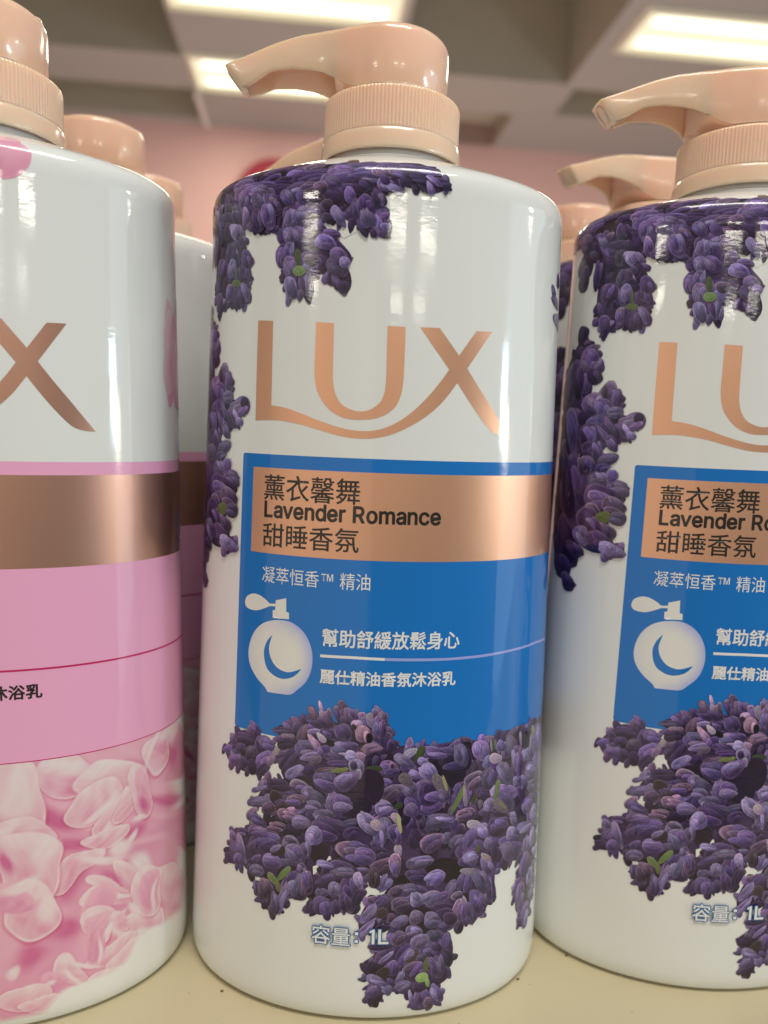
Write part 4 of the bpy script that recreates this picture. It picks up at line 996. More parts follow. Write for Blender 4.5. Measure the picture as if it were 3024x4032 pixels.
TONES = {  # core, body, rim
 'k2': ((.016,.008,.026),(.015,.007,.024),(.018,.009,.030)), 'd': ((.028,.012,.078),(.052,.025,.135),(.120,.066,.180)), 'm': ((.062,.032,.160),(.112,.066,.255),(.265,.185,.400)),
 'l': ((.125,.092,.280),(.205,.165,.400),(.390,.320,.530)), 'p': ((.270,.150,.330),(.370,.230,.420),(.470,.330,.490)), 'r': ((.040,.016,.082),(.065,.028,.125),(.480,.340,.510)),
 'w': ((.250,.200,.330),(.420,.370,.460),(.560,.520,.540)), 'g': ((.085,.125,.035),(.140,.185,.065),(.220,.250,.130)),
 'G': ((.120,.190,.060),(.190,.260,.100),(.280,.320,.190)), 'y': ((.42,.38,.20),(.52,.48,.22),(.50,.45,.34)), 'o': ((.040,.024,.034),(.060,.036,.056),(.320,.250,.320)),
 'k': ((.004,.004,.006),(.004,.004,.006),(.012,.012,.016)), 'q': ((.60,.20,.10),(.60,.22,.15),(.45,.25,.30)),
 'P': ((.72,.30,.44),(.76,.40,.52),(.78,.52,.60)), 'Q': ((.76,.50,.57),(.78,.58,.63),(.79,.66,.69))}
BACKS = [[[-0.818,-1.762],[-0.758,-1.682],[-0.723,-1.644],[-0.648,-1.617],[-0.584,-1.622],[-0.534,-1.639],[-0.497,-1.669],[-0.484,-1.721],[-0.517,-1.777],[-0.563,-1.843],[-0.639,-1.845],[-0.693,-1.843],[-0.775,-1.822],],
[[-0.464,-1.647],[-0.444,-1.567],[-0.389,-1.527],[-0.347,-1.483],[-0.277,-1.49],[-0.221,-1.468],[-0.158,-1.5],[-0.161,-1.416],[-0.125,-1.408],[-0.052,-1.466],[-0.011,-1.485],[0.023,-1.447],[0.073,-1.436],[0.092,-1.716],[0.102,-2.017],[-0.449,-2.075],[-0.45,-2.033],[-0.539,-2.02],[-0.527,-1.995],[-0.613,-2.017],[-0.56,-1.925],[-0.556,-1.874],[-0.429,-1.831],[-0.448,-1.78],[-0.46,-1.739],],
[[0.032,-1.447],[0.072,-1.436],[0.091,-1.557],[0.134,-1.599],[0.139,-1.617],[0.294,-1.609],[0.513,-1.612],[0.634,-1.615],[0.77,-1.616],[0.92,-1.613],[1.069,-1.618],[1.118,-1.91],[1.139,-2.262],[0.473,-2.044],[0.051,-2.017],[0.041,-1.717],],
[[-0.624,-2.08],[-0.519,-2.074],[-0.451,-2.003],[-0.184,-1.95],[0.1,-1.935],[0.11,-2.24],[0.033,-2.351],[0.0,-2.275],[-0.006,-2.402],[-0.049,-2.482],[-0.089,-2.502],[-0.134,-2.523],[-0.217,-2.539],[-0.27,-2.525],[-0.273,-2.436],[-0.316,-2.427],[-0.38,-2.468],[-0.432,-2.571],[-0.472,-2.575],[-0.525,-2.568],[-0.564,-2.511],[-0.584,-2.466],[-0.537,-2.406],[-0.612,-2.395],[-0.62,-2.352],[-0.666,-2.373],[-0.766,-2.393],[-0.783,-2.353],[-0.755,-2.295],[-0.757,-2.227],[-0.701,-2.178],[-0.627,-2.166],],
[[0.049,-1.935],[0.47,-1.96],[1.121,-2.16],[1.127,-2.348],[1.103,-2.647],[1.033,-2.782],[0.962,-2.803],[0.918,-2.762],[0.944,-2.702],[0.871,-2.588],[0.901,-2.494],[0.914,-2.403],[0.875,-2.363],[0.72,-2.349],[0.701,-2.535],[0.648,-2.53],[0.645,-2.599],[0.553,-2.602],[0.45,-2.619],[0.44,-2.661],[0.123,-2.628],[0.147,-2.585],[0.12,-2.557],[0.083,-2.511],[0.12,-2.389],[0.077,-2.317],[0.06,-2.262],],
[[0.134,-2.431],[0.469,-2.466],[0.473,-2.588],[0.448,-2.609],[0.427,-2.717],[0.477,-2.797],[0.449,-2.844],[0.418,-2.934],[0.421,-3.001],[0.399,-3.043],[0.351,-3.057],[0.3,-3.034],[0.268,-3.03],[0.258,-2.974],[0.186,-2.959],[0.181,-2.902],[0.154,-2.923],[0.155,-2.953],[0.109,-2.969],[0.088,-3.018],[0.045,-3.018],[0.028,-2.956],[0.045,-2.899],[0.024,-2.84],[0.045,-2.783],[0.08,-2.783],[0.101,-2.711],[0.039,-2.702],[0.138,-2.677],[0.15,-2.669],[0.182,-2.602],[0.128,-2.592],],
[[0.122,-2.431],[0.132,-2.482],[0.112,-2.592],[0.069,-2.557],[0.014,-2.635],[-0.002,-2.64],[-0.019,-2.568],[0.001,-2.496],[0.034,-2.431],],
[[-1.053,1.082],[-0.838,1.133],[-0.614,1.128],[-0.38,1.145],[-0.132,1.169],[-0.009,1.172],[0.076,1.157],[0.053,1.111],[-0.017,1.075],[-0.021,1.003],[0.001,0.914],[-0.059,0.907],[-0.152,0.95],[-0.216,1.034],[-0.213,0.945],[-0.307,0.957],[-0.331,0.912],[-0.253,0.866],[-0.188,0.764],[-0.202,0.645],[-0.298,0.707],[-0.361,0.702],[-0.378,0.622],[-0.437,0.6],[-0.491,0.613],[-0.524,0.736],[-0.554,0.772],[-0.543,0.841],[-0.56,0.922],[-0.733,0.943],[-0.797,0.968],[-0.783,0.877],[-0.734,0.784],[-0.745,0.635],[-0.769,0.583],[-0.857,0.589],[-0.915,0.618],[-0.975,0.537],[-1.037,0.599],[-1.063,0.76],[-1.041,0.944],],
[[-0.08,1.211],[0.086,1.218],[0.239,1.209],[0.234,1.187],[0.306,1.151],[0.3,1.122],[0.226,1.094],[0.163,1.111],[0.097,1.113],[0.059,1.145],[-0.073,1.124],],
[[-1.324,0.349],[-1.126,0.581],[-1.021,0.399],[-1.038,0.322],[-1.135,0.187],[-1.077,0.088],[-0.969,0.253],[-0.856,0.205],[-0.848,0.11],[-0.739,0.094],[-0.797,-0.012],[-0.894,-0.063],[-0.991,-0.107],[-0.876,-0.14],[-0.944,-0.222],[-0.813,-0.271],[-0.803,-0.386],[-0.835,-0.476],[-0.918,-0.496],[-0.779,-0.656],[-0.879,-0.679],[-1.024,-0.61],[-1.124,-0.728],[-1.088,-0.888],[-1.218,-0.852],[-1.324,-0.548],[-1.324,-0.227],[-1.319,0.192],],
[[-1.5,1.07],[-1.5,1.238],[-0.9,1.238],[-0.4,1.238],[0,1.238],[0.255,1.238],[0.255,1.19],[0,1.15],[-0.4,1.08],[-0.9,1.06],],
[[0.15,-1.606],[0.5,-1.606],[0.9,-1.606],[1.5,-1.606],[1.5,-1.95],[1.2,-1.9],[0.9,-1.85],[0.5,-1.8],[0.15,-1.72]]]
GAPS = [[[-0.478,-1.72],[-0.445,-1.692],[-0.46,-1.739],[-0.448,-1.78],[-0.429,-1.815],[-0.435,-1.829],[-0.526,-1.856],[-0.563,-1.851],[-0.516,-1.816],[-0.494,-1.772]],[[-0.528,-1.984],[-0.613,-2.023],[-0.631,-2.062],[-0.549,-2.056],[-0.473,-2.049],[-0.538,-2.026]],[[-0.259,-2.278],[-0.231,-2.263],[-0.199,-2.28],[-0.224,-2.317],[-0.255,-2.338]],[[-0.211,-2.23],[-0.175,-2.21],[-0.128,-2.234],[-0.102,-2.254],[-0.159,-2.245]],[[0.003,-2.291],[0.019,-2.318],[0.028,-2.368],[0.074,-2.373],[0.105,-2.367],[0.065,-2.406],[0.02,-2.429],[-0.001,-2.408]],[[0.15,-2.669],[0.153,-2.644],[0.194,-2.603],[0.217,-2.592],[0.159,-2.61],[0.129,-2.643],[0.138,-2.681]],[[0.071,-2.284],[0.117,-2.317],[0.094,-2.373],[0.068,-2.367]],[[0.176,-1.658],[0.201,-1.621],[0.247,-1.623],[0.218,-1.664]],[[-0.352,0.958],[-0.306,0.94],[-0.255,0.911],[-0.212,0.911],[-0.201,0.945],[-0.213,0.956],[-0.203,1.006],[-0.183,0.956],[-0.152,0.945],[-0.15,0.906],[-0.21,0.877],[-0.274,0.911],[-0.331,0.912]]]                    # places where the bare film shows between the sprigs
def inside(pt, poly):
    x, y = pt; c = False; j = len(poly)-1
    for i in range(len(poly)):
        (xi, yi), (xj, yj) = poly[i], poly[j]
        if (yi > y) != (yj > y) and x < (xj-xi)*(y-yi)/(yj-yi)+xi: c = not c
        j = i
    return c
def flower_art():
    rng = np.random.default_rng(11)
    V_, F_, K_ = [], [], []
    for i, pl in enumerate(BACKS):
        P = np.array(pl); c = P.mean(0)
        vs, fs = flat_to_surface(outline_mesh([smooth_poly(P.tolist(), 3)]), 5.2e-5 + 2.5e-6*i)
        k = len(V_); V_ += vs; F_ += [[q+k for q in f_] for f_ in fs]
        K_ += [np.array((.050, .024, .088))*rng.uniform(.7, 1.2) for _ in vs]
    for i, pl in enumerate(GAPS):
        vs, fs = flat_to_surface(outline_mesh([smooth_poly(pl, 3)]), 9.2e-5 + 2e-6*i)
        k = len(V_); V_ += vs; F_ += [[q+k for q in f_] for f_ in fs]; K_ += [np.array((.77, .79, .775)) for _ in vs]
    clear = lambda q: not any(inside(q, g_) for g_ in GAPS)
    fill = []
    for pl in BACKS:
        P = np.array(pl); lo_, hi_ = P.min(0), P.max(0)
        area_ = abs(sum(P[i-1][0]*P[i][1]-P[i][0]*P[i-1][1] for i in range(len(P))))/2
        got = 0; want = int(area_/.0060); tries = 0
        while got < want and tries < want*20:
            tries += 1; q = rng.uniform(lo_, hi_)
            if not inside(q, pl) or not clear(q): continue
            L = rng.uniform(.036, .062); W = L*rng.uniform(.48, .75); a = rng.normal(-1.2 if q[1] < .6 else -1.4, .75)
            sx = max(.25, math.cos(min(1.3, abs(q[0])))) if abs(q[0]) > .7 else 1
            fill.append((q[0], q[1], L*math.cos(a)*(.6 if abs(q[0]) > 1 else 1), L*math.sin(a), -W*math.sin(a), W*math.cos(a), rng.choice(['k2', 'k2', 'd', 'd', 'd', 'r'])) ); got += 1
    edge = []
    for pl in BACKS[:-2]:                                             # pointed tips standing out from the outline of each sprig
        P = np.array(pl); Q = np.roll(P, -1, 0); ctr = P.mean(0)
        sg = 1 if sum(P[i-1][0]*P[i][1]-P[i][0]*P[i-1][1] for i in range(len(P))) > 0 else -1
        for a, b in zip(P, Q):
            d = b-a; ln = math.hypot(*d)
            if ln < .01 or ln > .5: continue
            nr = np.array((d[1], -d[0]))/ln*sg
            for k in range(max(1, int(ln/.042))):
                q = a + d*rng.random()
                if abs(q[0]) > 1.2: continue
                dr = nr + np.array((rng.normal(0, .35), -.35 + rng.normal(0, .3))); dr /= math.hypot(*dr)
                L = rng.uniform(.032, .058); W = L*rng.uniform(.34, .52)
                q = q + dr*L*rng.uniform(-.75, .05)
                if not clear(q): continue
                edge.append((q[0], q[1], dr[0]*L, dr[1]*L, -dr[1]*W, dr[0]*W, rng.choice(['d', 'm', 'm', 'l', 'r'])))
    sh = []
    for v, n_ in ((1.20, 36), (1.15, 32), (1.10, 28)):          # the shoulder, printed right up to the film's edge
        for k in range(n_):
            u = -1.45 + (1.45 + (.20 if v > 1.18 else -.05))*k/n_ + rng.uniform(-.02, .02)
            a = rng.uniform(-.5, .5); L = rng.uniform(.05, .08)
            sh.append((u, v+rng.uniform(-.02, .02), L*math.cos(a), .4*L*math.sin(a), -.02*math.sin(a), .027, rng.choice(['d', 'd', 'm', 'k2', 'r', 'm'])))
    main = []
    up_ = {'k2': 'd', 'd': 'm', 'm': 'l', 'l': 'l', 'r': 'm', 'p': 'p'}
    for b in BUDS:
        u, v, ax, ay, bx, by, t = b
        main.append((u, v, ax, ay, bx, by, t))
        L, W = math.hypot(ax, ay), math.hypot(bx, by)
        if t in 'dmlrp' and max(L, W) > .040 and abs(u) < 1.15:
            if W > L: ax, ay, bx, by, L, W = bx, by, ax, ay, W, L
            n_ = 3 if L > .07 else 2                              # the petals that make up one floret
            for q in range(n_):
                o_ = (q-(n_-1)/2)*(.62 if n_ == 3 else .8) + rng.uniform(-.08, .08); sft = rng.uniform(-.28, .42); k_ = rng.uniform(.62, .92); tw = -o_*.35
                main.append((u+bx*o_*.8+ax*sft, v+by*o_*.8+ay*sft, (ax+bx*tw)*k_, (ay+by*tw)*k_, bx*rng.uniform(.34, .50), by*rng.uniform(.34, .50), up_[t] if rng.random() < .42 else t))
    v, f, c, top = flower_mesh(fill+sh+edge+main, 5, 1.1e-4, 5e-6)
    k = len(V_)
    return dict(v=V_+v, f=F_+[[q+k for q in f_] for f_ in f], c=np.concatenate([np.array(K_), c]), top=top)
def flower_mesh(buds, seed, base=6e-5, step=6e-6):
    rng = np.random.default_rng(seed); vs, fs, cs = [], [], []
    RH = np.array([0, .28, .52, .70, .81, .88, .93, .975, 1.0, 1.05]); n = 24
    A_ = 2*math.pi*np.arange(n)/n
    RR = np.concatenate([[0.], np.repeat(RH[1:], n)]); AA = np.concatenate([[0.], np.tile(A_, len(RH)-1)])
    CA, SA = np.cos(AA), np.sin(AA)
    tri = [(0, 1+k, 1+(k+1) % n) for k in range(n)]
    for ri in range(len(RH)-2):
        o0 = 1+ri*n; o1 = o0+n
        tri += [(o0+k, o1+k, o1+(k+1) % n, o0+(k+1) % n) for k in range(n)]
    tri = np.array([t if len(t) == 4 else (*t, -1) for t in tri])
    BX = np.zeros((len(buds), 4)); lay = np.zeros(len(buds), int)
    for i, b in enumerate(buds):
        u, v, ax, ay, bx, by, tone = b
        hu = math.hypot(ax, bx); hv = math.hypot(ay, by); BX[i] = (u, v, hu, hv)
        hit = (np.abs(BX[:i, 0]-u) < (BX[:i, 2]+hu)*.85) & (np.abs(BX[:i, 1]-v) < (BX[:i, 3]+hv)*.85)
        L = lay[:i][hit].max()+1 if hit.any() else 0
        lay[i] = L
        core, body, rim = (np.array(c) for c in TONES[tone])
        ph = rng.uniform(0, 6.28, 8); am = rng.uniform(-1, 1, 8)
        big = 2.0 if math.hypot(ax, ay) > .20 else 1.0
        fade = rng.uniform(.66, 1.2); tap = rng.uniform(.10, .42)*rng.choice([-1, 1]); rimw = rng.uniform(.55, 1.15)
        if tone in ('k2', 'G', 'y', 'q', 'k'): tap *= .3
        tint = np.array((rng.uniform(.9, 1.14), 1, rng.uniform(.92, 1.12)))
        ex = 2/2.15
        wob = 1 + (.04*am[0]*np.sin(2*AA+ph[0]) + .04*am[1]*np.sin(3*AA+ph[1]) + .03*am[2]*np.sin(5*AA+ph[2]))*big + .022*np.sin(9*AA+ph[3])*am[3]
        X = np.sign(CA)*np.abs(CA)**ex*RR*wob; Y = np.sign(SA)*np.abs(SA)**ex*(1-tap*CA)*RR*wob
        du_ = (X*ax+Y*bx)/(hu+1e-9); dv_ = (X*ay+Y*by)/(hv+1e-9)
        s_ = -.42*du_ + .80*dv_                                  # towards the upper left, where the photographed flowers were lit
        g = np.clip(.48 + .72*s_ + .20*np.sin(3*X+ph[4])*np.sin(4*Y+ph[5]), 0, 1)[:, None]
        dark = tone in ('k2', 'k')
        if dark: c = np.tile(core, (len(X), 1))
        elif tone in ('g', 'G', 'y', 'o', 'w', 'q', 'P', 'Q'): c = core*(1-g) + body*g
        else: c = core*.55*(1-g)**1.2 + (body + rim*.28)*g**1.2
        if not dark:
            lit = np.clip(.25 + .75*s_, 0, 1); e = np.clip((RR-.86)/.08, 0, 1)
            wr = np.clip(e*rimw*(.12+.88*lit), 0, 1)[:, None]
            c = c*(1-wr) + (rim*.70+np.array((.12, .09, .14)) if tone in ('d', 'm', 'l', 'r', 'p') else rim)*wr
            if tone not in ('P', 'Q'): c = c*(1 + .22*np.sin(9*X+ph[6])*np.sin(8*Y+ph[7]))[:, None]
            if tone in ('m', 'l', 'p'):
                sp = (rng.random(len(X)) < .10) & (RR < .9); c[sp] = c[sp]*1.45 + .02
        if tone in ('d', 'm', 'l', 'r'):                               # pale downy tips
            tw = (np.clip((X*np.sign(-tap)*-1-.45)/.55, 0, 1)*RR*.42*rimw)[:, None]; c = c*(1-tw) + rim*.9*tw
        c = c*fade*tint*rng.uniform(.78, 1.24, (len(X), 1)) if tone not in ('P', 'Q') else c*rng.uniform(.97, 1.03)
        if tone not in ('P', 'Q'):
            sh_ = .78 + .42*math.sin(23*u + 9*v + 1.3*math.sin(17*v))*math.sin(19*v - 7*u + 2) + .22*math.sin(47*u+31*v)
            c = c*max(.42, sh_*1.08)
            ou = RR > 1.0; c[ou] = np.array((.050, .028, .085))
        cs.append(np.clip(c, .003, .8))
        vs.append(surf(u + X*ax + Y*bx, v + X*ay + Y*by, base + step*L))
        k0 = i*len(RR); det = ax*by - ay*bx
        for t in tri.tolist():
            f_ = [q+k0 for q in t if q >= 0]
            fs.append(f_ if det > 0 else f_[::-1])
    return np.concatenate(vs).tolist(), fs, np.concatenate(cs), base+step*(int(lay.max())+2)

# ------------------------------------------------------------------ lavender bottle
ART = {'L': [[-0.6718, 0.4992], [-0.5781, 0.4942], [-0.5755, 0.2936], [-0.5726, 0.0829], [-0.501, 0.0733], [-0.4107, 0.0499], [-0.3117, 0.0161], [-0.2163, -0.0106], [-0.1463, -0.0247], [-0.0775, -0.0278], [-0.0094, -0.0198], [0.0691, 0.0106], [0.1471, 0.0631], [0.2251, 0.1377], [0.2924, 0.2177], [0.3376, 0.2803], [0.4067, 0.3775], [0.478, 0.4756], [0.5676, 0.4792], [0.5013, 0.3868], [0.4352, 0.2932], [0.3884, 0.2277], [0.3195, 0.1361], [0.2398, 0.061], [0.1494, 0.0024], [0.0596, -0.0395], [-0.0306, -0.0615], [-0.1104, -0.0645], [-0.1914, -0.0563], [-0.286, -0.0353], [-0.3836, -0.0108], [-0.4723, 0.0031], [-0.5519, 0.0097], [-0.6687, 0.0041], [-0.6711, 0.2374]], 'X': [[0.183, 0.4759], [0.2819, 0.478], [0.3319, 0.419], [0.3828, 0.3596], [0.4352, 0.2932], [0.503, 0.2057], [0.5737, 0.1191], [0.641, 0.0363], [0.6935, -0.0278], [0.6515, -0.0266], [0.6008, -0.0142], [0.558, 0.0164], [0.4818, 0.0983], [0.3888, 0.2167], [0.3374, 0.2858], [0.2562, 0.3854]], 'U': [[-0.3387, 0.4863], [-0.246, 0.4816], [-0.2439, 0.2969], [-0.2407, 0.2094], [-0.2279, 0.1493], [-0.1971, 0.1007], [-0.1499, 0.0746], [-0.098, 0.0654], [-0.0471, 0.0781], [-0.0029, 0.1126], [0.0179, 0.1627], [0.0235, 0.2285], [0.022, 0.3588], [0.021, 0.4753], [0.1108, 0.4746], [0.1114, 0.3406], [0.1091, 0.2208], [0.1002, 0.1548], [0.0772, 0.0991], [0.0332, 0.059], [-0.0228, 0.0349], [-0.0908, 0.0259], [-0.1713, 0.0298], [-0.2423, 0.0606], [-0.2912, 0.1089], [-0.3231, 0.1634], [-0.338, 0.2402], [-0.3385, 0.35]], 'bulb': [[-0.7004, -0.9357], [-0.6891, -0.9036], [-0.6518, -0.8824], [-0.6078, -0.8836], [-0.5647, -0.9042], [-0.5436, -0.9194], [-0.5087, -0.9163], [-0.5093, -0.8997], [-0.4499, -0.881], [-0.4474, -0.9518], [-0.4319, -0.9548], [-0.4307, -0.9878], [-0.5233, -0.9921], [-0.5247, -0.9528], [-0.5102, -0.9486], [-0.5095, -0.9307], [-0.543, -0.9337], [-0.5701, -0.9469], [-0.6191, -0.9658], [-0.6635, -0.9664], [-0.6901, -0.956]], 'flask': [[-0.478, -0.9982], [-0.4227, -1.0011], [-0.3717, -1.0263], [-0.331, -1.0694], [-0.3047, -1.1295], [-0.2976, -1.1941], [-0.3076, -1.2548], [-0.3314, -1.3054], [-0.3729, -1.349], [-0.4094, -1.3782], [-0.4734, -1.383], [-0.54, -1.3845], [-0.5574, -1.3606], [-0.6053, -1.3228], [-0.647, -1.2692], [-0.6643, -1.2109], [-0.6592, -1.1486], [-0.6335, -1.0832], [-0.5878, -1.0336], [-0.5335, -1.0078]], 'moon': [[-0.5214, -1.0782], [-0.5526, -1.1189], [-0.5686, -1.1699], [-0.5625, -1.2236], [-0.5445, -1.2632], [-0.5166, -1.2854], [-0.4829, -1.2995], [-0.4477, -1.3015], [-0.4062, -1.2884], [-0.3758, -1.2652], [-0.3545, -1.2362], [-0.4135, -1.2605], [-0.4517, -1.261], [-0.4887, -1.2471], [-0.5163, -1.2198], [-0.5338, -1.1826], [-0.5381, -1.1409]], 'rule_w': [[-0.2585, -1.1511], [-0.0952, -1.1483], [0.0653, -1.1512], [0.0658, -1.1653], [-0.0947, -1.1624], [-0.258, -1.1653]], 'rule_l': [[0.0653, -1.1512], [0.1922, -1.1523], [0.3705, -1.1543], [0.5628, -1.1518], [0.7886, -1.145], [1.0005, -1.1408], [1.1989, -1.1627], [1.2104, -1.178], [1.0017, -1.154], [0.7893, -1.1576], [0.5633, -1.1652], [0.371, -1.1674], [0.1927, -1.1665], [0.0658, -1.1653]]}
def lavender_bottle():
    root = empty('pump_bottle')
    v_, f_ = body_mesh(); body = obj('body', v_, f_, M_white, root)
    wrap('logo', [(outline_mesh([smooth_poly(ART[k])]), 4e-5+i*4e-6) for i, k in enumerate(('L', 'U', 'X'))], M_bronze, body)
    wrap('label_panel', [(outline_mesh([rect(-.744, 1.95, -1.613, -.161, .014)]), 2e-5)], M_blue, body)
    wrap('foil_band', [(outline_mesh([rect(-.671, 1.95, -.662, -.2285)]), 3.2e-5)], M_bronze, body)
    t1, _ = text_mesh('薰衣馨舞', -.597, -.086, -.389, -.262)
    t3, _ = text_mesh('甜睡香氛', -.597, -.084, -.626, -.508)
    wrap('scent_name', [(t1, 4.6e-5, .0012), (latin_mesh('Lavender Romance', -.591, .322, -.4760, -.3975), 4.6e-5, .0036), (t3, 4.6e-5, .0012)], M_ink, body)
    t4, _ = text_mesh('凝萃恒香™ 精油', -.594, -.019, -.813, -.729)
    t5, _ = text_mesh('幫助舒緩放鬆身心', -.250, .448, -1.107, -1.017)
    t6, _ = text_mesh('麗仕精油香氛沐浴乳', -.255, .434, -1.298, -1.226)
    wrap('label_text', [(t4, 4.6e-5), (t5, 4.6e-5, .0016), (t6, 4.6e-5, .0018), (outline_mesh([ART['rule_w']]), 4.6e-5)], M_wink, body)
    wrap('rule_line', [(outline_mesh([ART['rule_l']]), 4.6e-5)], M_lilac, body)
    V_, F_, K_ = [], [], []
    vb, fb = flat_to_surface(outline_mesh([smooth_poly(ART['bulb'], 3)]), 4e-5); V_ += vb; F_ += fb; K_ += [(.78, .78, .74)]*len(vb)
    P = np.array(smooth_poly(ART['flask'], 4)); ce = P.mean(0); k0 = len(V_); R_ = [0, .3, .5, .65, .78, .88, .95, 1.0]; n_ = len(P)
    for r in R_:                                                      # the flask is printed with a lilac edge
        q = ce + (P-ce)*r; V_ += surf(q[:, 0], q[:, 1], 4e-5).tolist()
        w_ = np.clip((r-.55)/.45, 0, 1)**1.5*np.clip(.55+.45*(P[:, 0]-ce[0])/.09, .25, 1)
        K_ += [(.78-.36*w, .78-.32*w, .74+.04*w) for w in w_]
    for i in range(len(R_)-1):
        for k in range(n_): f_ = [k0+i*n_+k, k0+(i+1)*n_+k, k0+(i+1)*n_+(k+1) % n_, k0+i*n_+(k+1) % n_]; F_.append(f_[::-1])
    obj('perfume_icon', V_, F_, M_flower, body, cols=np.array(K_))
    wrap('moon_icon', [(outline_mesh([smooth_poly(ART['moon'], 3)]), 4.8e-5)], M_blue, body)
    fl = flower_art(); top = fl['top']
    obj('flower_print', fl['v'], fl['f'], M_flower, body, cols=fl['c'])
    def volume():
        t, _ = text_mesh('容量', -.251, -.057, -2.690, -2.590)
        one = [(.052, -2.672), (.052, -2.606), (.040, -2.611), (.040, -2.603), (.056, -2.593), (.064, -2.593), (.064, -2.672)]
        ell = [(.084, -2.672), (.084, -2.593), (.096, -2.593), (.096, -2.661), (.134, -2.661), (.134, -2.672)]
        return [t, outline_mesh([rect(-.033, -.018, -2.625, -2.610), rect(-.033, -.018, -2.668, -2.653), one, ell])]
    wrap('volume_outline', [(q, top, .0064) for q in volume()], M_binkt, body); wrap('volume_text', [(q, top+2e-5, .0009) for q in volume()], M_wink, body)
    add_pump(root)
    return root
M_icon = film('icon_ink', (0.80, 0.79, 0.74))

